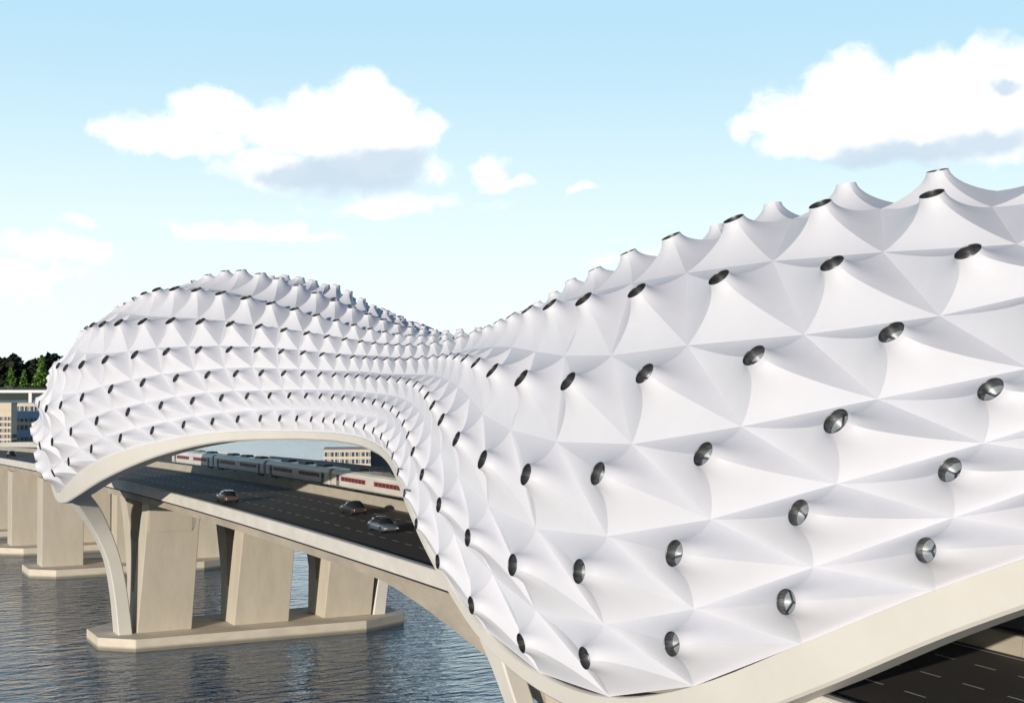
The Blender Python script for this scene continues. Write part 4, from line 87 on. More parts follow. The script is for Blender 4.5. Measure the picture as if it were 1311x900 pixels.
class MB:
    """collects faces (in plan units); build() links them as one mesh object"""
    def __init__(s): s.v = []; s.f = []; s.mi = []; s.sm = []
    def face(s, pts, mi=0, sm=False):
        b = len(s.v); s.v += [tuple(p) for p in pts]; s.f.append(tuple(range(b, b+len(pts)))); s.mi.append(mi); s.sm.append(sm)
    def grid(s, rows, mi=0, sm=True, flip=False):
        b = len(s.v); n = len(rows[0])
        for r in rows: s.v += [tuple(p) for p in r]
        for i in range(len(rows)-1):
            for j in range(n-1):
                q = (b+i*n+j, b+i*n+j+1, b+(i+1)*n+j+1, b+(i+1)*n+j)
                s.f.append(q[::-1] if flip else q); s.mi.append(mi); s.sm.append(sm)
    def box(s, x0, x1, y0, y1, z0, z1, mi=0):
        p = [(x,y,z) for x in (x0,x1) for y in (y0,y1) for z in (z0,z1)]
        b = len(s.v); s.v += p
        for q in ((0,1,3,2),(4,6,7,5),(0,4,5,1),(2,3,7,6),(0,2,6,4),(1,5,7,3)):
            s.f.append(tuple(b+k for k in q)); s.mi.append(mi); s.sm.append(False)
    def prism(s, poly, x0, x1, axis='x', mi=0):
        """poly in the other two axes, extruded along axis"""
        def P(a, b_, t):
            return {'x': (t,a,b_), 'y': (a,t,b_), 'z': (a,b_,t)}[axis]
        n = len(poly); b = len(s.v)
        s.v += [P(a,c,x0) for a,c in poly] + [P(a,c,x1) for a,c in poly]
        s.f.append(tuple(range(b, b+n))[::-1]); s.f.append(tuple(range(b+n, b+2*n)))
        s.mi += [mi,mi]; s.sm += [False,False]
        for k in range(n):
            k2 = (k+1) % n
            s.f.append((b+k, b+k2, b+n+k2, b+n+k)); s.mi.append(mi); s.sm.append(False)
    def build(s, name, mats, parent=None, loc=(0,0,0), weld=False, bevel=0):
        me = bpy.data.meshes.new(name)
        if not isinstance(mats, (list, tuple)): mats = [mats]
        me.from_pydata([((x-0)*S, (y-0)*S, z*S) for x,y,z in s.v], [], s.f)
        for m in mats: me.materials.append(m)
        me.polygons.foreach_set('material_index', s.mi); me.polygons.foreach_set('use_smooth', s.sm)
        bm = bmesh.new(); bm.from_mesh(me)
        if weld: bmesh.ops.remove_doubles(bm, verts=bm.verts, dist=.0005)
        if not getattr(s, 'keepn', False): bmesh.ops.recalc_face_normals(bm, faces=bm.faces)
        bm.to_mesh(me); bm.free()
        o = bpy.data.objects.new(name, me); link(o)
        if parent is not None: o.parent = parent
        o.location = [c*S for c in loc]
        if bevel:
            md = o.modifiers.new('bevel', 'BEVEL'); md.width = bevel*S; md.segments = 2; md.limit_method = 'ANGLE'; md.angle_limit = .6
        return o

V3 = Vector
# ---------------------------------------------------------------- canopy
N0 = -9
ROWS = len(NODES)-1; COLS = len(TIPS[0])
def farP(n): return V3(NODES[-1][n-N0])
def nodeP(r, n): return V3(NODES[r][n-N0])
def mirror(p): return V3((2*WC-p[0], p[1], p[2]))
canopy = empty('bridge_canopy', (WC, 150, 2))
tag(canopy, 'huge undulating white canopy of trumpet shaped membrane cells arching over the bridge', 'canopy')
ORG = V3((WC, 150, 2))
def loc(p): return V3(p) - ORG

def cell_geo(r, c):
    BR, BL, TL, TR = nodeP(r,c), nodeP(r,c+1), nodeP(r+1,c+1), nodeP(r+1,c)
    T = V3(TIPS[r][c-N0])
    ctr = (BR+BL+TL+TR)/4
    e1 = (BL+TL-BR-TR)/2; e2 = (TL+TR-BL-BR)/2
    nrm = e1.cross(e2)
    size = math.sqrt(nrm.length); nrm.normalize()
    if (T-ctr).dot(nrm) < 0: nrm = -nrm
    # the ring faces along the cell's axis
    ax = V3(AXES[r][c-N0])
    R = min(.05+.108*min(size, 7.2), .84)
    return [BR, BL, TL, TR], T, ctr, ax, R, size

def tent(mb, cell, ns=8, nm=9):
    cs, T, ctr, ax, R, size = cell
    D0 = T-ctr
    for k in range(4):
        A, B = cs[k], cs[(k+1) % 4]
        rows = []
        # ring direction blends between the two corner directions
        def rdir(P):
            d = P-ctr; d = d - ax*d.dot(ax); return d.normalized()
        da, db = rdir(A), rdir(B)
        for i in range(ns+1):
            t = i/ns
            P = A.lerp(B, t)
            d = (da.lerp(db, t)).normalized()
            Q = T + d*R
            row = []
            up = ax
            D = Q-P; dn = up*D.dot(up); dt = D-dn
            for j in range(nm+1):
                h = j/nm
                g = 1-(1-h)**1.7
                hh = h**1.15
                row.append(P + dt*g + dn*hh)
            rows.append([loc(p) for p in row])
        mb.grid(rows, 0, True)

def ring(mb, cell, seg=20, lod=2):
    cs, T, ctr, ax, R, size = cell
    e = (cs[1]-cs[0]); e = (e-ax*e.dot(ax)).normalized(); f_ = ax.cross(e)
    def circ(rad, h): return [loc(T+ax*h+(e*math.cos(2*PI*k/seg)+f_*math.sin(2*PI*k/seg))*rad) for k in range(seg+1)]
    mb.grid([circ(R*.995, -.02*R), circ(R*.96, -.01*R), circ(R*.95, -.06*R), circ(R*.93, -1.2*R)], 0, True)
    c = circ(R*.935, -.85*R)
    mb.face(c[:-1], 1)
    if lod > 1:
        rs = random.Random(int(T[1]*97)); a0 = rs.random()*6.28
        for q in range(3):
            a = a0 + q*2.09
            d = e*math.cos(a)+f_*math.sin(a); sd = ax.cross(d)
            w = .09*R; base = T-ax*.78*R
            p = [base+sd*w, base-sd*w, base-sd*w+d*R*.92, base+sd*w+d*R*.92]
            mb.face([loc(x) for x in p], 0)
            mb.face([loc(p[0]), loc(p[3]), loc(p[3]-ax*.1*R), loc(p[0]-ax*.1*R)], 0)

cam_loc = V3((0,0,CAMZ))
cells = []
Fv = V3((math.sin(YAW), math.cos(YAW), 0)); Rv = V3((math.cos(YAW), -math.sin(YAW), 0))
for r in range(ROWS):
    for c in range(N0, N0+COLS):
        if True:
            mir = r >= 9
            g = cell_geo(r, c)
            d = g[1]-cam_loc; dep = d.dot(Fv)
            x = 655.5+1821*d.dot(Rv)/max(dep, 1); y = 488-1821*d[2]/max(dep, 1)
            infr = dep > 5 and -30 < x < 1341 and 150 < y < 930 and r < 8
            score = g[5]/max(dep, 1)*abs(g[3].dot(d.normalized())) if infr else 0
            cells.append((score, r, c, mir, g))
cells.sort(key=lambda q: -q[0])
rest = MB(); restr = MB()
for k, (score, r, c, mir, g) in enumerate(cells):
    if k < 100:
        mb = MB(); tent(mb, g, 10, 12); o = mb.build('membrane_panel', M['membrane'], canopy, weld=False)
        rb = MB(); ring(rb, g, 32); ro = rb.build('vent_ring', [M['steel'], M['plate']], o)
    else:
        if mir: tent(rest, g, 4, 7)
        else: tent(rest, g, 6, 8)
        ring(restr, g, 16, 2 if not mir else 1)
o = rest.build('membrane_panel', M['membrane'], canopy); o['kind'] = 'stuff'
ro = restr.build('vent_ring', [M['steel'], M['plate']], o); ro['kind'] = 'stuff'

# ---- edge beams, legs
def catmull(pts, sub=5):
    out = []
    n = len(pts)
    for i in range(n-1):
        p0 = pts[max(i-1,0)]; p1 = pts[i]; p2 = pts[i+1]; p3 = pts[min(i+2,n-1)]
        for k in range(sub):
            t = k/sub
            out.append(tuple(.5*((2*p1[a])+(-p0[a]+p2[a])*t+(2*p0[a]-5*p1[a]+4*p2[a]-p3[a])*t*t+(-p0[a]+3*p1[a]-3*p2[a]+p3[a])*t**3) for a in range(len(p1))))
    out.append(tuple(pts[-1])); return out

def smooth_edge(ns):
    return [nodeP(0, n) for n in ns]

def beam(mb, pts, mir):
    """pts: (w,u,z,depth,width,offset) ; top edge follows the curve, hangs down by depth, width goes inwards"""
    P = catmull(pts, 5)
    rows = []
    for i, p in enumerate(P):
        a = V3(P[max(i-1,0)][:3]); b = V3(P[min(i+1,len(P)-1)][:3]); t = (b-a).normalized()
        inw = V3((-1 if mir else 1,0,0)); inw = (inw - t*inw.dot(t)); inw.normalize()
        dn = t.cross(inw); dn = dn if dn[2] < 0 else -dn
        q = V3(p[:3]); dep, wid = p[3], p[4]; c = .18
        q = q - inw*.22
        o = [q+inw*.0+dn*.05, q+dn*(dep-c), q+inw*c+dn*dep, q+inw*(wid-c)+dn*(dep-.0), q+inw*wid+dn*(dep-c), q+inw*wid+dn*.05, q+inw*.35-dn*.05]
        rows.append([loc(x) for x in o+[o[0]]])
    # flat facets, smooth along the length: keep separate strips
    m = len(rows[0])
    for j in range(m-1):
        mb.grid([[r[j], r[j+1]] for r in rows], 0, True)
    mb.face(rows[0][:-1]); mb.face(rows[-1][:-1][::-1])

def hb_mid(n):
    tab = [(-9,2.0),(-5,2.1),(-3,2.2),(-2,2.4),(-1,2.7),(0,2.6),(1,1.6),(2,1.3),(3,1.1),(4,.7),(5,.55),(6,.6),(8,.75),(11,.95),(14,.95),(18,1.0),(20,1.1),(22,1.25),(23,1.5),(24,1.9),(25,2.5),(26,3.0),(27,3.1),(28,2.4),(29,1.4),(30,.8),(31,.6),(32,.5),(33,.5)]
    for (a,x),(b,y) in zip(tab, tab[1:]):
        if a <= n <= b: return x+(y-x)*(n-a)/(b-a)
    return 2
def leg(mb, top, foot, mir, wt, wf):
    """slanted tapering leg; sections are rectangles in plan: (w,u,z) path with widths"""
    pts = [(*p, a, b) for p, a, b in zip(top, wt, wf)]
    P = catmull(pts, 6); rows = []
    for p in P:
        w, u, z, a, b = p; c = .15
        o = [V3((w-a/2+c,u-b/2,z)), V3((w+a/2-c,u-b/2,z)), V3((w+a/2,u-b/2+c,z)), V3((w+a/2,u+b/2-c,z)), V3((w+a/2-c,u+b/2,z)), V3((w-a/2+c,u+b/2,z)), V3((w-a/2,u+b/2-c,z)), V3((w-a/2,u-b/2+c,z))]
        if mir: o = [mirror(x) for x in o]
        rows.append([loc(x) for x in o+[o[0]]])
    for j in range(8): mb.grid([[r[j], r[j+1]] for r in rows], 0, True)
    mb.face(rows[0][:-1]); mb.face(rows[-1][:-1])
for mir in (False, True):
    mb = MB()
    beam(mb, [(*(farP(n) if mir else nodeP(0,n)), hb_mid(n), 2.2 if n < 2 else (1.2 if n < 22 else 2.2)) for n in range(-9, 34)], mir)
    mb.build('edge_beam', M['beam'], canopy)
    L = MB()
    leg(L, [(51.3,237.2,-22),(50.5,236.8,-15.5),(49.3,236.4,-9.8),(47.3,235.8,-5),(44.9,234.5,-1.2),(42.9,232.5,1.2),(41.6,231.5,3.0)], None, mir,
        [2.3,2.2,2.2,2.6,3.0,2.8,1.9], [4.2,3.9,3.8,4.6,8.0,11,12])
    L.build('leg', M['beam'], canopy)
    L = MB()
    leg(L, [(54,90.5,-22),(53.6,92,-16),(52.8,95,-11),(52.0,98.2,-6.5),(51.8,100.6,-3.4),(51.6,102,-1.6)], None, mir,
        [2.2,2.0,1.8,1.7,1.7,1.5], [3.6,3.0,2.5,2.2,2.6,3.6])
    L.build('leg', M['beam'], canopy)

# ---------------------------------------------------------------- bridge deck
U0, U1 = -40, 880
us = [U0+i*4 for i in range(int((U1-U0)/4)+1)]
deck = empty('bridge_deck', (WC, 150, 0))
tag(deck, 'long grey concrete bridge deck carrying the road and railway over the water', 'bridge')
DO = V3((WC,150,0))
def sweep_profile(mb, prof, us, org, mi=0):
    """prof(u) -> closed list of (w, z)"""
    rows = [[V3((w,u,z))-org for w,z in prof(u)] for u in us]
    n = len(rows[0])
    for j in range(n):
        j2 = (j+1) % n
        mb.grid([[r[j], r[j2]] for r in rows], mi, False)
    mb.face(rows[0], mi); mb.face(rows[-1][::-1], mi)
EDGE0, EDGE1 = 53.0, 94.0
mb = MB()
sweep_profile(mb, lambda u: [(EDGE0,road_z(u)-1.15),(EDGE0+.02,road_z(u)-.05),(EDGE1,road_z(u)-.05),(EDGE1,road_z(u)-1.15)], us, DO)
mb.build('deck_slab', M['parapet'], deck)
def haunch(u):
    h = 0
    d = abs(u-92)
    if d < 43: h = .030*(43-d)**1.45
    return h
mb = MB()
sweep_profile(mb, lambda u: [(EDGE0+.9,road_z(u)-1.15),(EDGE0+1.1,road_z(u)-2.6-haunch(u)),(EDGE1-1.1,road_z(u)-2.6-haunch(u)),(EDGE1-.9,road_z(u)-1.15)], us, DO)
mb.build('girder', M['girder'], deck)
mb = MB()
sweep_profile(mb, lambda u: [(EDGE0+.25,road_z(u)-1.42),(EDGE0+.25,road_z(u)-1.16),(EDGE0+1.2,road_z(u)-1.16),(EDGE0+1.2,road_z(u)-1.42)], us, DO)
mb.build('shadow_gap', M['gap'], deck)  # near-black strip paints the shadow line under the slab edge
for (a,b) in ((EDGE0-.06, EDGE0+.72), (EDGE1-.7, EDGE1+.06)):
    mb = MB()
    sweep_profile(mb, lambda u: [(a,road_z(u)-.95),(a,road_z(u)+.28),(a+.1,road_z(u)+.36),(b-.1,road_z(u)+.36),(b,road_z(u)+.28),(b,road_z(u)-.04)], us, DO)
    mb.build('parapet', M['parapet'], deck)
# slender handrail along near parapet is not present in the photo
# track barrier wall between road and rails, cast in 6 unit lengths
mb = MB()
k = U0
while k < U1-6:
    a, b = k+.03, k+5.97
    sweep_profile(mb, lambda u: [(73.1,road_z(u)-.02),(73.16,road_z(u)+.35),(73.3,road_z(u)+1.25),(73.75,road_z(u)+1.25),(73.9,road_z(u)-.02)], [a,b], DO)
    k += 6
mb.build('track_barrier', M['barrier'], deck)
mb = MB()
sweep_profile(mb, lambda u: [(73.9,road_z(u)-.04),(73.9,road_z(u)+.35),(93,road_z(u)+.35),(93,road_z(u)-.04)], us, DO)
mb.build('track_bed', M['ballast'], deck)
mb = MB()
for w in (76.2, 78.1, 85.2, 87.1):
    sweep_profile(mb, lambda u: [(w-.05,road_z(u)+.34),(w-.05,road_z(u)+.55),(w+.05,road_z(u)+.55),(w+.05,road_z(u)+.34)], us, DO)
mb.build('rail', M['rail'], deck)

road = MB()
rw = [[V3((w,u,road_z(u)-.02)) for w in (EDGE0+.6, 60, 66, 73.12)] for u in us]
road.grid(rw, 0, False)
ro = road.build('road', M['asphalt']); ro['kind'] = 'structure'
mk = MB()
def strip(w0, w1, a, b):
    n = max(1, int((b-a)/4)); pts = [a+(b-a)*i/n for i in range(n+1)]
    mk.grid([[V3((w0,u,road_z(u)-.012)), V3((w1,u,road_z(u)-.012))] for u in pts], 0, False)
strip(54.71, 54.90, U0, U1)
strip(72.3, 72.45, U0, U1)
for w in (59.32, 63.93, 68.57):
    u = -30
    while u < U1: strip(w-.08, w+.08, u, u+1.75); u += 3.55
mo = mk.build('lane_markings', M['paint']); mo['kind'] = 'structure'

# ---------------------------------------------------------------- piers
def pier(u, label, dwn=0, leg_end=True):
    top = road_z(u)-2.58
    p = empty('bridge_pier', (WC, u, WATER))
    tag(p, label, 'pier', 'concrete bridge piers standing in the water')
    O = V3((WC, u, WATER)); zc = -22-WATER
    a, b = (46.8-WC, 100.2-WC)
    if not leg_end: a, b = 50.2-WC, 97-WC
    d0, d1 = -9.3, 9.3
    cpoly = [(a,d0+4.6),(a+5.0,d0),(b-9.0,d0),(b,d0+4.6),(b,d1-4.6),(b-9,d1),(a+5,d1),(a,d1-4.6)]
    mb = MB(); mb.prism(cpoly, -1.5, zc, 'z'); mb.build('pile_cap', M['cap'], p, bevel=.08)
    t = top-WATER
    for w0, w1 in ((53.2,62.2),(69.4,79.0),(85.4,94.2)):
        mb = MB()
        if leg_end:
            prof = [(-4.0,zc),(-6.9,t-5),(-7.8,t),(-3.4,t),(-1.2,t-8),(.1,zc+6.2),(1.2,zc+6.2),(3.2,t-7),(9.5,t),(14.2,t),(10.5,t-4),(5.2,zc+8),(4.4,zc)]
        else:
            prof = [(-3.2,zc),(-3.4,t),(3.4,t),(3.2,zc)]
        n = len(prof)
        lo = [V3((w0-WC+(.0 if leg_end else 0)+ (0.9*(z-zc)/(t-zc) if leg_end else 0), y, z)) for y, z in prof]
        hi = [V3((w1-WC+(.5*(z-zc)/(t-zc) if leg_end else 0), y, z)) for y, z in prof]
        for k in range(n): k2 = (k+1) % n; mb.face([lo[k],lo[k2],hi[k2],hi[k]])
        if leg_end:
            # split the V profile into convex strips for clean caps
            quads = [(0,1,4,5),(1,2,3,4),(5,6,11,12,0),(6,7,10,11),(7,8,9,10)]
            for q in quads:
                mb.face([lo[i] for i in q]); mb.face([hi[i] for i in q][::-1])
        else:
            mb.face(lo); mb.face(hi[::-1])
        o = mb.build('column', M['concrete'], p, weld=True, bevel=.12)
    if leg_end:
        # arched cross beam linking the front blades
        mb = MB()
        def arch(w):
            for c0, c1 in ((61.5,70.2),(78.4,86.4)):
                if c0 <= w <= c1:
                    s_ = (w-c0)/(c1-c0); return t-4.6+3.0*math.sin(PI*s_)**.7
            return t-4.6
        ws = [54.3+i*.5 for i in range(int((93.9-54.3)/.5)+1)]
        f = [[V3((w-WC,-7.9,t-.02)), V3((w-WC,-7.1,arch(w)))] for w in ws]
        bk = [[V3((w-WC,-3.3,t-.02)), V3((w-WC,-2.3,arch(w)))] for w in ws]
        mb.grid(f, 0, False); mb.grid(bk, 0, False)
        mb.grid([[f[i][1], bk[i][1]] for i in range(len(ws))], 0, False)
        mb.grid([[f[i][0], bk[i][0]] for i in range(len(ws))], 0, False)
        mb.face([f[0][0], f[0][1], bk[0][1], bk[0][0]]); mb.face([f[-1][0], f[-1][1], bk[-1][1], bk[-1][0]])
        mb.build('cross_beam', M['concrete'], p)
    return p
pier(239.3, 'near pier with V shaped concrete columns on a long pile cap, beside the white leg')
pier(88, 'pier with V shaped columns below the curved girder, mostly hidden behind the near canopy leg')
pier(331.5, 'second pier with plain tan wall column just left of the canopy leg', leg_end=False)
pier(377, 'third pier of plain tan columns, between the canopy edge and the left border pier', leg_end=False)
pier(421, 'pier of plain tan columns at the left border of the photo', leg_end=False)

# ---------------------------------------------------------------- water and far land
import math as _m
def water_mat():
    m = bpy.data.materials.new('rippled_water'); m.use_nodes = True; nt = m.node_tree; b = nt.nodes['Principled BSDF']
    b.inputs['Base Color'].default_value = (.010,.085,.19,1); b.inputs['Roughness'].default_value = .03; b.inputs['IOR'].default_value = 1.33
    b.inputs['Specular IOR Level'].default_value = .8
    tc = nt.nodes.new('ShaderNodeTexCoord')
    prev = None
    for scale, st, dist in ((.05,(1,1.6,1),.9), (.28,(1,2.4,1),.62), (1.1,(1,1.8,1),.07)):
        mp = nt.nodes.new('ShaderNodeMapping'); mp.inputs['Scale'].default_value = st; mp.inputs['Rotation'].default_value = (0,0,YAW+.25)
        nt.links.new(tc.outputs['Object'], mp.inputs[0])
        n = nt.nodes.new('ShaderNodeTexNoise'); n.inputs['Scale'].default_value = scale; n.inputs['Detail'].default_value = 3; n.inputs['Roughness'].default_value = .55; n.inputs['Distortion'].default_value = .4
        nt.links.new(mp.outputs[0], n.inputs[0])
        bp = nt.nodes.new('ShaderNodeBump'); bp.inputs['Distance'].default_value = dist; bp.inputs['Strength'].default_value = .75
        nt.links.new(n.outputs['Fac'], bp.inputs['Height'])
        if prev: nt.links.new(prev.outputs[0], bp.inputs['Normal'])
        prev = bp
    nt.links.new(prev.outputs[0], b.inputs['Normal'])
    return m
wm = MB(); wm.keepn = True
wm.face([(-16000,-6000,WATER),(16000,-6000,WATER),(16000,16000,WATER),(-16000,16000,WATER)])
w_ = wm.build('water', water_mat()); w_['kind'] = 'structure'

def place(px, d, z=0):
    """plan position on the bearing of image column px at forward distance d (used once, at design time)"""
    t = (px-655.5)/1821
    p = Fv*d + Rv*(t*d); return (p[0], p[1], z)

# far shore: a low wooded land strip
land = MB()
pts = []
for i in range(61):
    px = -2600+i*120
    pts.append((px, 3300+120*math.sin(i*1.7)))
rows = []
for px, d in pts:
    rows.append([place(px, d, WATER-1), place(px, d+40, WATER+7), place(px, d+500, WATER+26), place(px, d+1500, WATER+34)])
land.grid(rows, 0, True)
M['grass'] = mat('shore_grass', (.10,.12,.07), .95, noise=((.16,.16,.11), .01, (1,1,1)))
lo = land.build('far_shore', M['grass']); lo['kind'] = 'structure'
def leafmat(name, a, b): return mat(name, a, .85, noise=(b, .05, (1,1,1)))
M['leaf_dark'] = leafmat('dark_foliage', (.012,.018,.010), (.022,.03,.014))
M['leaf_green'] = leafmat('bright_foliage', (.10,.20,.03), (.16,.30,.05))
M['bark'] = mat('bark', (.10,.07,.05), .9)
def crown(mb, h, r, n, seed, conic=True, z0=.12, leaf=1.0):
    rs = random.Random(seed)
    for _ in range(n):
        t = rs.random()**1.2; zz = h*(z0+(1-z0)*t)
        rr = r*((1-t)**.75 if conic else math.sqrt(max(0,1-(2*t-1)**2))) * (.45+.6*rs.random())
        a = rs.random()*2*PI
        c = V3((rr*math.cos(a), rr*math.sin(a), zz))
        s = leaf*h*.05*(.6+.8*rs.random())
        u = V3((rs.gauss(0,1),rs.gauss(0,1),rs.gauss(0,1))).normalized(); v = u.orthogonal().normalized()
        mb.face([c+u*s, c+v*s*.8, c-u*s, c-v*s*.8])
def tree(px, d, h, r, z, green, label, group):
    t = empty('conifer_tree', place(px, d, z)); tag(t, label, 'tree', group)
    mb = MB(); mb.prism([(math.cos(a)*h*.02, math.sin(a)*h*.02) for a in (0,1.05,2.1,3.14,4.2,5.24)], 0, h*.5, 'z'); mb.build('trunk', M['bark'], t)
    mb = MB(); crown(mb, h, r, 420, int(px*7+d), True); mb.build('crown', M['leaf_green' if green else 'leaf_dark'], t)
wd = MB()
rs = random.Random(5)
for k in range(900):
    px = rs.uniform(-700, 160); d = 3950+rs.random()*350; h = 52+rs.random()*42 - (12 if 25 < px < 48 else 0); base = V3(place(px, d, WATER+22))
    sub = MB(); crown(sub, h, h*.27, 100, k, rs.random() < .5, .0, 2.6)
    for f in sub.f: wd.face([V3(sub.v[i])+base for i in f])
wo = wd.build('woods', M['leaf_dark']); wo['kind'] = 'stuff'
for px, h, lb in ((14,62,'small bright green conifer before the dark woods, leftmost of the three'), (31,54,'short wide bright green conifer in the middle of the three before the woods'), (53,92,'tall bright green conifer before the dark woods beside the canopy')):
    tree(px, 3850, h, h*.27, WATER+20, True, lb, 'bright conifers on the far shore')

# distant white bridge
fb = empty('distant_bridge', place(-40, 2300, WATER)); tag(fb, 'long thin white bridge far across the water on the left', 'bridge')
fb.rotation_euler = (0,0,-YAW)
M['white'] = mat('white_concrete', (.80,.80,.78), .7)
mb = MB(); mb.box(-1200, 260, -5, 5, 24.5, 29); mb.build('deck', M['white'], fb)
for k in range(14):
    x = -1150+k*104; mb = MB(); mb.box(x, x+5, -3, 3, -1, 24.5); mb.build('pillar', M['white'], fb)
mb = MB(); mb.prism([(62,29),(66,37),(70,37),(74,29)], -2, 2, 'y'); mb.build('gantry', M['gap'], fb)

# ---------------------------------------------------------------- buildings
M['facade'] = mat('cream_facade', (.68,.59,.48), .8, noise=((.60,.52,.42), .2, (1,1,1)))
M['facadew'] = mat('white_frame', (.72,.70,.66), .7)
M['glass'] = mat('dark_window_glass', (.03,.045,.07), .08, 0, noise=((.10,.13,.17), .35, (1,1,1)), spec=.9)
M['slate'] = mat('slate_wall', (.15,.165,.19), .8, noise=((.12,.13,.15), .1, (1,1,1)))
M['roof'] = mat('grey_roof', (.30,.29,.27), .9)
def building(name, label, loc_, rz, W, D, floors, fh, bays, base, side=True, sidemat=None, bandz=.34):
    b = empty(name, loc_, rz); tag(b, label, 'building')
    H = base+floors*fh
    mb = MB(); mb.box(0, W, .3, D, 0, H); mb.build('wall', M['facade'], b)
    mb = MB(); mb.box(-.3, W+.3, 0, D+.3, H, H+.5); mb.build('roof', M['roof'], b)
    mb = MB()
    for k in range(floors+1): mb.box(-.15, W+.15, -.05, D+.1, base+k*fh-fh*bandz/2, base+k*fh+fh*bandz/2)
    mb.build('spandrel_band', M['facade'], b)
    rs = random.Random(W)
    pitch = W/bays
    n = 0
    for k in range(floors):
        z0, z1 = base+k*fh+fh*bandz/2, base+(k+1)*fh-fh*bandz/2
        for j in range(bays):
            if n >= 96: break
            x0 = j*pitch+pitch*.09; x1 = (j+1)*pitch-pitch*.09
            split = x0+(x1-x0)*(.28 if j % 2 else .72)
            f = MB(); f.box(x0, x1, .16, .29, z0, z1)
            fo = f.build('window', M['facadew'], b)
            g = MB(); g.box(x0+.1, split-.12, .10, .155, z0+.1, z1-.1); g.box(split+.12, x1-.1, .10, .155, z0+.1, z1-.1)
            g.build('pane', M['glass'], fo); n += 1
    if side:
        sb = max(2, int(D/pitch))
        for k in range(floors):
            z0, z1 = base+k*fh+fh*bandz/2, base+(k+1)*fh-fh*bandz/2
            f = MB()
            for j in range(sb): f.box(W+.02, W+.1, .6+j*(D-1)/sb+.3, .6+(j+1)*(D-1)/sb-.2, z0, z1)
            if n < 100: f.build('window_row', M['glass'], b); n += 1
    return b
def zat(y, d): return CAMZ-(y-488)*d/1821
dC = 600
zt = zat(577, dC)
xL = place(415, dC, WATER)
Wc = 19.5
bC = building('office_building', 'low cream office block with white framed windows seen through the canopy arch, beyond the train', xL, -YAW+.10, Wc, 26, 4, 3.0, 9, zt-WATER-12.0)
bs = empty('service_building', place(473, dC+16, WATER), -YAW+.1); tag(bs, 'plain dark slate grey block adjoining the cream office block, beside the canopy edge', 'building')
mb = MB(); mb.box(0, 30, 0, 22, 0, zt-WATER+3.4); mb.build('wall', M['slate'], bs)
mb = MB(); mb.box(-.2, 30.2, -.2, 22.2, zt-WATER+3.4, zt-WATER+3.9); mb.build('parapet', M['roof'], bs)
dA = 950
za = zat(517, dA)
bA = building('apartment_building', 'tall cream apartment block with a grid of dark windows at the left border', place(-52, dA, WATER), -YAW+.02, 34.5, 12, 9, 3.95, 13, za-WATER-9*3.95)
dB = 1000
bB = building('apartment_building', 'cream gallery block with blue glass storeys, between the tall apartment block and the canopy', place(19, dB, WATER), -YAW+.05, 30, 14, 4, 6.6, 9, zat(518, dB)-WATER-4*6.6)
mb = MB()
for q in (1,3): mb.box(-.5, 30.5, -.35, -.06, zat(518,dB)-WATER-q*6.6-3.2, zat(518,dB)-WATER-q*6.6+2.2)
M['blueglass'] = mat('pale_blue_glass', (.30,.42,.60), .1, 0, spec=.9)
mb.build('glass_storey', M['blueglass'], bB)
# quay the buildings stand on
qy = MB(); a = V3(place(-420, 880, 0)); b_ = V3(place(95, 880, 0)); c_ = V3(place(95, 1300, 0)); d_ = V3(place(-420, 1300, 0))
for z in (0,):
    qy.prism([(p[0],p[1]) for p in (a,b_,c_,d_)], WATER-1, WATER+1.2, 'z')
q_ = qy.build('quay', M['cap']); q_['kind'] = 'structure'
qy = MB(); a = V3(place(395, 560, 0)); b_ = V3(place(620, 560, 0)); c_ = V3(place(620, 760, 0)); d_ = V3(place(395, 760, 0))
qy.prism([(p[0],p[1]) for p in (a,b_,c_,d_)], WATER-1, WATER+1.2, 'z')
q_ = qy.build('quay', M['cap']); q_['kind'] = 'structure'

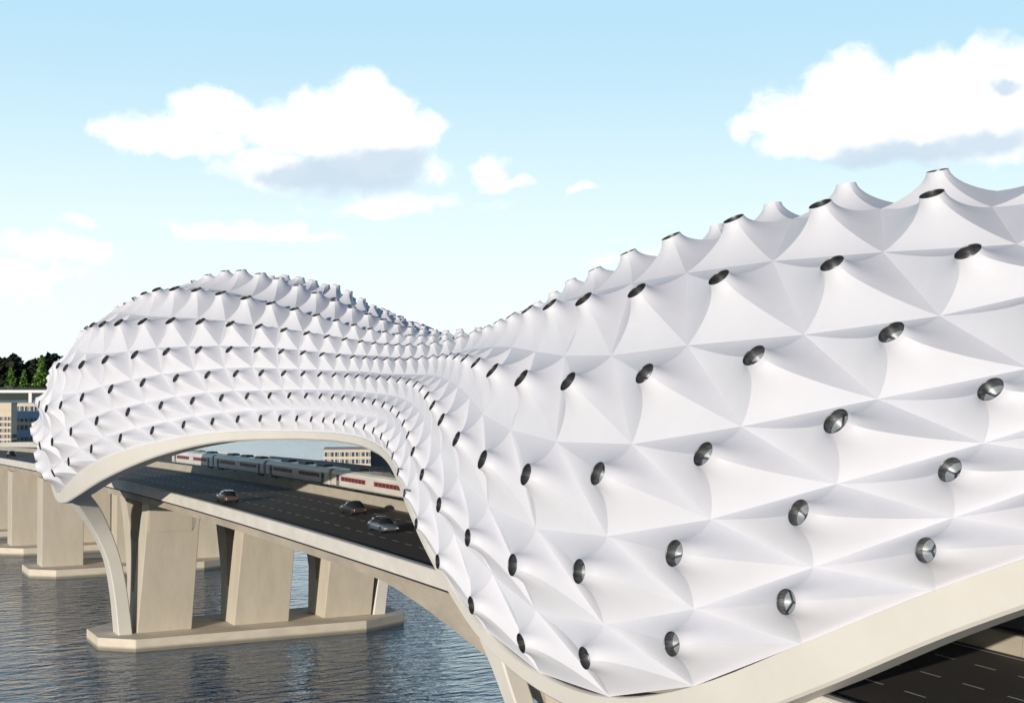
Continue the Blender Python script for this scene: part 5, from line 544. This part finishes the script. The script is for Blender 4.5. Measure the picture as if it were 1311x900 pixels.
# ---------------------------------------------------------------- train
M['train'] = mat('train_white', (.78,.76,.73), .35, noise=((.55,.53,.50), .4, (1,.3,1)))
M['red'] = mat('train_red', (.38,.05,.05), .35)
M['troof'] = mat('train_roof', (.20,.20,.20), .6)
M['twin'] = mat('train_glass', (.10,.06,.07), .1, spec=.9)
M['black'] = mat('black_rubber', (.02,.02,.02), .6)
train = empty('commuter_train', (77.2, 150, road_z(150)+.5)); tag(train, 'pale commuter train with red window bands running behind the road barrier', 'train')
TO = V3((77.2,150,road_z(150)+.5))
def carriage(u0, L):
    zc = road_z(u0+L/2)+.5
    sl = (road_z(u0+L)-road_z(u0))/L
    def tp(w, du, z): return V3((77.2+w, u0+du, zc+.25+(z-.25)*.66+sl*(du-L/2)))-TO
    prof = [(-1.75,.95),(-1.85,1.3),(-1.85,3.7),(-1.72,4.25),(-1.3,4.65),(0,4.85),(1.3,4.65),(1.72,4.25),(1.85,3.7),(1.85,1.3),(1.75,.95)]
    mb = MB(); ys = [0,.25,L-.25,L]; sc_ = [.94,1,1,.94]
    rows = [[tp(w*s, y, z) for w, z in prof] for y, s in zip(ys, sc_)]
    mb.grid(rows, 0, False); mb.face(rows[0]); mb.face(rows[-1][::-1]); mb.face([rows[1][0],rows[2][0],rows[2][-1],rows[1][-1]])
    body = mb.build('carriage', M['train'], train)
    def slab(name, y0, y1, z0, z1, off, m_, side=-1):
        mb = MB(); x = side*1.85
        p = [tp(x+side*off, y0, z0), tp(x+side*off, y1, z0), tp(x+side*off, y1, z1), tp(x+side*off, y0, z1)]
        q = [tp(x-side*.05, y0, z0), tp(x-side*.05, y1, z0), tp(x-side*.05, y1, z1), tp(x-side*.05, y0, z1)]
        mb.face(p)
        for i in range(4): mb.face([p[i], p[(i+1)%4], q[(i+1)%4], q[i]])
        return mb.build(name, m_, body)
    for side in (-1, 1):
        slab('window_band', 4.2, L/2-1.6, 2.35, 3.35, .012, M['red'], side)
        slab('window_band', L/2+1.6, L-4.2, 2.35, 3.35, .012, M['red'], side)
        for k in range(14):
            y = (4.5+k*1.35) if k < 7 else (L/2+1.95+(k-7)*1.35)
            if (k < 7 and y+1.1 < L/2-1.6) or (k >= 7 and y+1.1 < L-4.2): slab('window', y, y+1.02, 2.5, 3.22, .02, M['twin'], side)
        for y in (2.2, L-3.6): slab('door', y, y+1.3, 1.1, 3.6, .015, M['troof'], side); slab('door_glass', y+.2, y+1.1, 2.3, 3.4, .03, M['twin'], side)
        slab('skirt', .6, L-.6, 1.0, 1.12, .02, M['troof'], side)
    for y in (1.8, L-5.0):
        mb = MB(); mb.grid([[tp(-1.2, y+1.2, .5), tp(1.2, y+1.2, .5)], [tp(-1.2, y+2.0, .5), tp(1.2, y+2.0, .5)]], 0, False)
        for w in (-1.5, 1.2):
            p = [tp(w, y, .25), tp(w+.3, y, .25), tp(w+.3, y+3.2, .25), tp(w, y+3.2, .25)]
            q = [tp(w, y+.3, .98), tp(w+.3, y+.3, .98), tp(w+.3, y+2.9, .98), tp(w, y+2.9, .98)]
            mb.face(p); mb.face(q)
            for i in range(4): mb.face([p[i], p[(i+1)%4], q[(i+1)%4], q[i]])
            for dy in (.8, 2.4):
                c = [tp(w+.15, y+dy+.45*math.cos(a*PI/6), .48+.45*math.sin(a*PI/6)) for a in range(12)]
                c2 = [x+V3((-.12,0,0)) for x in c]; mb.face(c2)
                for a in range(12): mb.face([c[a], c[(a+1)%12], c2[(a+1)%12], c2[a]])
        mb.build('bogie', M['black'], body)
    for y in (5, L/2-2, L-9):
        mb = MB()
        p = [tp(-.8,y,4.7), tp(.8,y,4.7), tp(.8,y+4,4.7), tp(-.8,y+4,4.7)]; q = [tp(-.6,y+.3,5.25), tp(.6,y+.3,5.25), tp(.6,y+3.7,5.25), tp(-.6,y+3.7,5.25)]
        mb.face(q)
        for i in range(4): mb.face([p[i], p[(i+1)%4], q[(i+1)%4], q[i]])
        mb.build('roof_unit', M['troof'], body)
u = 76
for k in range(7):
    carriage(u, 31.5); u += 32.4
# trackside masts? none seen

# far side track wall
fw = MB()
sweep_profile(fw, lambda u: [(93.05,road_z(u)+.3),(93.05,road_z(u)+2.4),(93.3,road_z(u)+2.4),(93.3,road_z(u)+.3)], us, DO)
fw.build('track_wall', M['parapet'], deck)

# ---------------------------------------------------------------- cars
def carpaint(name, c): 
    m = mat(name, c, .3, .5); m.node_tree.nodes['Principled BSDF'].inputs['Coat Weight'].default_value = .8; return m
M['carglass'] = mat('car_glass', (.02,.025,.03), .06, spec=.9)
M['tyre'] = mat('tyre', (.02,.02,.02), .8); M['alloy'] = mat('alloy', (.5,.5,.5), .3, 1.)
M['lamp'] = mat('tail_lamp', (.45,.02,.02), .2); M['head'] = mat('head_lamp', (.8,.8,.8), .1)
def car(w, u, paint, label, flip=False, suv=False):
    z = road_z(u)-.012
    c = empty('car', (w, u, z), PI if flip else 0); c.scale = (.88,.88,.88)
    sl = math.atan((road_z(u+1)-road_z(u-1))/2); c.rotation_euler = (sl if not flip else -sl, 0, PI if flip else 0)
    tag(c, label, 'car', 'cars driving on the bridge')
    hh = 1.12 if suv else 1.0
    L, Wd = 6.0, 1.18
    # stations along y: (y, half width low, z sill, z belt, half width at belt)
    st = [(-3.0,.80,.52,.80),(-2.88,1.02,.36,.98),(-2.3,1.15,.30,1.12),(-1.5,1.18,.28,1.20),(-.4,1.18,.28,1.22),(.8,1.18,.28,1.20),(1.5,1.17,.28,1.14),(2.3,1.12,.30,1.02),(2.82,.98,.36,.84),(3.0,.76,.48,.66)]
    rows = []
    for y, hw, zs, zb in st:
        zb *= hh
        half = [(0,zs),(hw*.86,zs),(hw,zs+.12),(hw*1.0,zs+(zb-zs)*.55),(hw*.96,zb-.06),(hw*.88,zb)]
        row = [V3((-x,y,zz)) for x, zz in half[::-1]] + [V3((x,y,zz)) for x, zz in half[1:]] + [V3((0,y,zb+.04)), ] 
        rows.append(row+[row[0]])
    mb = MB(); mb.grid(rows, 0, True); mb.face(rows[0][:-1]); mb.face(rows[-1][:-1][::-1])
    body = mb.build('body', paint, c, weld=True)
    # greenhouse
    g = [(-2.35,.92,1.12,1.16),(-1.75,.86,1.14,1.72),(-.9,.84,1.16,1.90),(.2,.84,1.16,1.88),(.75,.86,1.14,1.72),(1.65,.94,1.08,1.14)]
    rows = []
    for y, hw, z0, z1 in g:
        z0 *= hh; z1 *= hh
        rows.append([V3((-hw*1.06,y,z0)), V3((-hw*.97,y,z0+(z1-z0)*.5)), V3((-hw*.84,y,z1-.02)), V3((0,y,z1+.03)), V3((hw*.84,y,z1-.02)), V3((hw*.97,y,z0+(z1-z0)*.5)), V3((hw*1.06,y,z0))])
    mb = MB(); mb.grid(rows, 0, True); mb.build('windows', M['carglass'], c)
    mb = MB()
    mb.grid([[p+V3((0,0,.02)) for p in r[2:5]] for r in rows[1:5]], 0, True); mb.build('roof', paint, c)
    for x in (-1.02, 1.02):
        for y in (-1.9, 1.85):
            mb = MB(); n = 16; s_ = 1 if x > 0 else -1
            def circ(r_, xx): return [V3((xx, y+r_*math.cos(2*PI*k/n), .44+r_*math.sin(2*PI*k/n))) for k in range(n+1)]
            mb.grid([circ(.2,x-s_*.2), circ(.42,x-s_*.2), circ(.45,x-s_*.14), circ(.45,x+s_*.12), circ(.42,x+s_*.17), circ(.29,x+s_*.18)], 0, True)
            wo = mb.build('wheel', M['tyre'], c)
            mb = MB(); mb.face(circ(.29, x+s_*.165)[:-1]); mb.build('rim', M['alloy'], wo)
    for x in (-.72,.72):
        mb = MB(); mb.box(x-.24,x+.24,-3.0,-2.86,.76*hh,.92*hh); mb.build('tail_light', M['lamp'], c, bevel=.03)
        mb = MB(); mb.box(x-.24,x+.24,2.82,2.99,.58*hh,.72*hh); mb.build('headlight', M['head'], c, bevel=.03)
    for x in (-1.25,1.25):
        mb = MB(); mb.box(x-.13,x+.13,.95,1.2,1.12*hh,1.32*hh); mb.build('mirror', paint, c, bevel=.04)
P1 = carpaint('silver_blue_paint', (.22,.27,.33)); P2 = carpaint('dark_grey_paint', (.08,.085,.09)); P3 = carpaint('grey_paint', (.16,.16,.16)); P4 = carpaint('black_paint', (.025,.025,.03))
CARS = [(61.6,150.4,'a','silver blue saloon car nearest to the canopy edge','x'),
        (66.2,171.7,'b','dark grey car just beyond the silver blue one, near the track barrier',''),
        (57.0,197,'c','grey car alone near the solid white edge line, further back on the bridge',''),
        (60.0,423,'d','black car far away on the deck left of the canopy','')]
CARS = [(a,b,c,d,e == 'x') for a,b,c,d,e in CARS]
SKY_AIR, SKY_DUST, SKY_OZ = 1.2, .3, 4.0
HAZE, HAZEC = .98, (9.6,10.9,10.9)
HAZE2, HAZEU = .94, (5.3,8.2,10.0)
CLOUDC, SHADEC = (11.8,11.9,12.), (6.3,7.6,8.7)
SKYSTR, SUNE, EXPO = .10, 3.8, 0.
SUNV = (-.80,-.58,.15)
SUNC = (1,.91,.78)
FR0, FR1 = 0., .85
for w, u, p, lb, fl in CARS: car(w, u, P[p] if False else {'a':P1,'b':P2,'c':P3,'d':P4}[p], lb, fl)

# ---------------------------------------------------------------- sky, sun, camera
SUN = V3(SUNV).normalized()
el = math.asin(SUN[2]); az = math.atan2(SUN[0], SUN[1])
world = bpy.data.worlds.new('World'); sc.world = world; world.use_nodes = True
nt = world.node_tree; nt.nodes.clear()
N = nt.nodes.new; Lk = nt.links.new
out = N('ShaderNodeOutputWorld'); bg = N('ShaderNodeBackground'); Lk(bg.outputs[0], out.inputs[0])
sky = N('ShaderNodeTexSky'); sky.sky_type = 'NISHITA'; sky.sun_disc = False
sky.sun_elevation = el; sky.sun_rotation = az
sky.air_density = SKY_AIR; sky.dust_density = SKY_DUST; sky.ozone_density = SKY_OZ; sky.altitude = 0
tc = N('ShaderNodeTexCoord')
sep = N('ShaderNodeSeparateXYZ'); Lk(tc.outputs['Generated'], sep.inputs[0])
def mth(op, a, b=None, c=None, clamp=False):
    n = N('ShaderNodeMath'); n.operation = op; n.use_clamp = clamp
    for i, x in enumerate((a,b,c)):
        if x is None: continue
        if isinstance(x, (int,float)): n.inputs[i].default_value = x
        else: Lk(x, n.inputs[i])
    return n.outputs[0]
azn = mth('ARCTAN2', sep.outputs[0], sep.outputs[1]); eln = mth('ARCSINE', sep.outputs[2])
comb = N('ShaderNodeCombineXYZ'); Lk(azn, comb.inputs[0]); Lk(eln, comb.inputs[1])
def skydir(px, py):
    x = (px-655.5)/1821; return YAW+math.atan(x), math.atan((488-py)/1821*math.cos(math.atan(x)))
# ragged cloud outlines: nudge the sky direction with fine noise
wn = N('ShaderNodeTexNoise'); wn.inputs['Scale'].default_value = 38; wn.inputs['Detail'].default_value = 6; Lk(comb.outputs[0], wn.inputs[0])
w1 = N('ShaderNodeVectorMath'); w1.operation = 'SUBTRACT'; Lk(wn.outputs['Color'], w1.inputs[0]); w1.inputs[1].default_value = (.5,.5,.5)
w2 = N('ShaderNodeVectorMath'); w2.operation = 'MULTIPLY_ADD'; Lk(w1.outputs[0], w2.inputs[0]); w2.inputs[1].default_value = (.035,.022,0); Lk(comb.outputs[0], w2.inputs[2])
comb = w2
nz = N('ShaderNodeTexNoise'); nz.inputs['Scale'].default_value = 22; nz.inputs['Detail'].default_value = 7; nz.inputs['Roughness'].default_value = .62
Lk(comb.outputs[0], nz.inputs[0])
nzl = N('ShaderNodeTexNoise'); nzl.inputs['Scale'].default_value = 9; nzl.inputs['Detail'].default_value = 3
Lk(comb.outputs[0], nzl.inputs[0])
def blobs(lst):
    cur = None
    for px, py, rx, ry in lst:
        a, e = skydir(px, py)
        v = N('ShaderNodeVectorMath'); v.operation = 'SUBTRACT'; Lk(comb.outputs[0], v.inputs[0]); v.inputs[1].default_value = (a, e, 0)
        v2 = N('ShaderNodeVectorMath'); v2.operation = 'MULTIPLY'; Lk(v.outputs[0], v2.inputs[0]); v2.inputs[1].default_value = (1821/rx, 1821/ry, 0)
        v3 = N('ShaderNodeVectorMath'); v3.operation = 'LENGTH'; Lk(v2.outputs[0], v3.inputs[0])
        d = mth('SUBTRACT', 1, v3.outputs['Value'])
        cur = d if cur is None else mth('SMOOTH_MAX', cur, d, .15)
    return cur
def mapr(x, a, b, c=0, d=1, st='SMOOTHSTEP'):
    n = N('ShaderNodeMapRange'); n.interpolation_type = st; Lk(x, n.inputs[0])
    n.inputs['From Min'].default_value = a; n.inputs['From Max'].default_value = b; n.inputs['To Min'].default_value = c; n.inputs['To Max'].default_value = d
    return n.outputs[0]
def mixc(f, a, b):
    n = N('ShaderNodeMix'); n.data_type = 'RGBA'
    Lk(f, n.inputs['Factor']) if not isinstance(f, (int,float)) else setattr(n.inputs['Factor'], 'default_value', f)
    for s_, x in (('A',a),('B',b)):
        if isinstance(x, tuple): n.inputs[s_].default_value = (*x,1)
        else: Lk(x, n.inputs[s_])
    return n.outputs['Result']
white = blobs([(205,172,70,30),(262,150,45,36),(300,150,38,30),(235,180,95,22),(360,165,60,36),(420,150,62,42),(462,122,44,36),(490,140,42,40),(535,165,36,24),(430,185,110,34),(345,215,62,26),
    (1020,155,46,42),(1085,120,52,52),(1150,140,60,48),(1190,105,42,42),(1230,125,60,48),(1300,100,60,52),(1060,178,100,24),(1230,165,140,36),(1400,120,120,70),(1540,160,120,40),
    (-160,210,120,50),(-300,240,120,40)])
wisp = blobs([(530,262,105,17),(555,222,26,22),(470,268,70,11),(622,222,26,16),(645,235,34,8),(745,241,20,9),(965,158,30,12),(948,172,14,18),(134,170,22,12),(60,318,90,17),(100,283,34,12),(300,296,85,12),(385,302,60,8),(70,348,22,12),(-60,350,120,30),(900,330,120,10)])
n1 = mth('MULTIPLY', mth('SUBTRACT', nz.outputs['Fac'], .5), 1.9)
dw = mapr(mth('ADD', white, n1), -.22, .42)
n2 = mth('MULTIPLY', mth('SUBTRACT', nz.outputs['Fac'], .5), 3.0)
dwi = mapr(mth('ADD', wisp, n2), -.25, .75, 0, .9)
shade = blobs([(430,222,120,26),(365,228,60,18),(500,205,60,22),(1190,192,130,18),(1270,180,90,22),(1120,200,60,14),(1290,112,30,12)])
n3 = mth('MULTIPLY', mth('SUBTRACT', nzl.outputs['Fac'], .5), 1.2)
ds = mapr(mth('ADD', shade, n3), -.25, .6, 0, 1)
# thin bright summer haze low over the water, clearer and deeper blue towards the zenith
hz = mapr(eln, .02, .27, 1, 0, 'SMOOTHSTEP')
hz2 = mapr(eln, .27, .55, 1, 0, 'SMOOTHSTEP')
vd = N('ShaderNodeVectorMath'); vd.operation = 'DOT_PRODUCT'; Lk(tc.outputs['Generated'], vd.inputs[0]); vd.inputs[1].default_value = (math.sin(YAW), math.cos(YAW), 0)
# haze added ahead only; sky behind the camera dimmed to cut canopy fill light
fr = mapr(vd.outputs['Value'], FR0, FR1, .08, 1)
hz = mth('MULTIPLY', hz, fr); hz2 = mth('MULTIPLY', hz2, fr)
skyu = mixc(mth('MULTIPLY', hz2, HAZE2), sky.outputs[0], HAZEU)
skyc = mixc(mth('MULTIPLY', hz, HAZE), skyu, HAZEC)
c1 = mixc(dwi, skyc, CLOUDC)
c2 = mixc(dw, c1, CLOUDC)
c3 = mixc(mth('MULTIPLY', ds, .9), c2, SHADEC)
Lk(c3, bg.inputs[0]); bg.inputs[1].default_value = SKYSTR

sun = bpy.data.lights.new('sun', 'SUN'); sun.energy = SUNE; sun.angle = math.radians(.6); sun.color = SUNC
so = bpy.data.objects.new('sun', sun); link(so); so.rotation_euler = SUN.to_track_quat('Z','Y').to_euler()

cam = bpy.data.cameras.new('camera'); co = bpy.data.objects.new('camera', cam); link(co); sc.camera = co
cam.sensor_width = 36; cam.lens = 36*1821/1311; cam.clip_start = .5; cam.clip_end = 30000
co.location = (0,0,CAMZ*S)
fwd = Fv*math.cos(PITCH)+V3((0,0,math.sin(PITCH)))
co.rotation_euler = fwd.to_track_quat('-Z','Y').to_euler()
sc.view_settings.view_transform = 'Standard'; sc.view_settings.look = 'None'; sc.view_settings.gamma = 1
sc.view_settings.exposure = EXPO
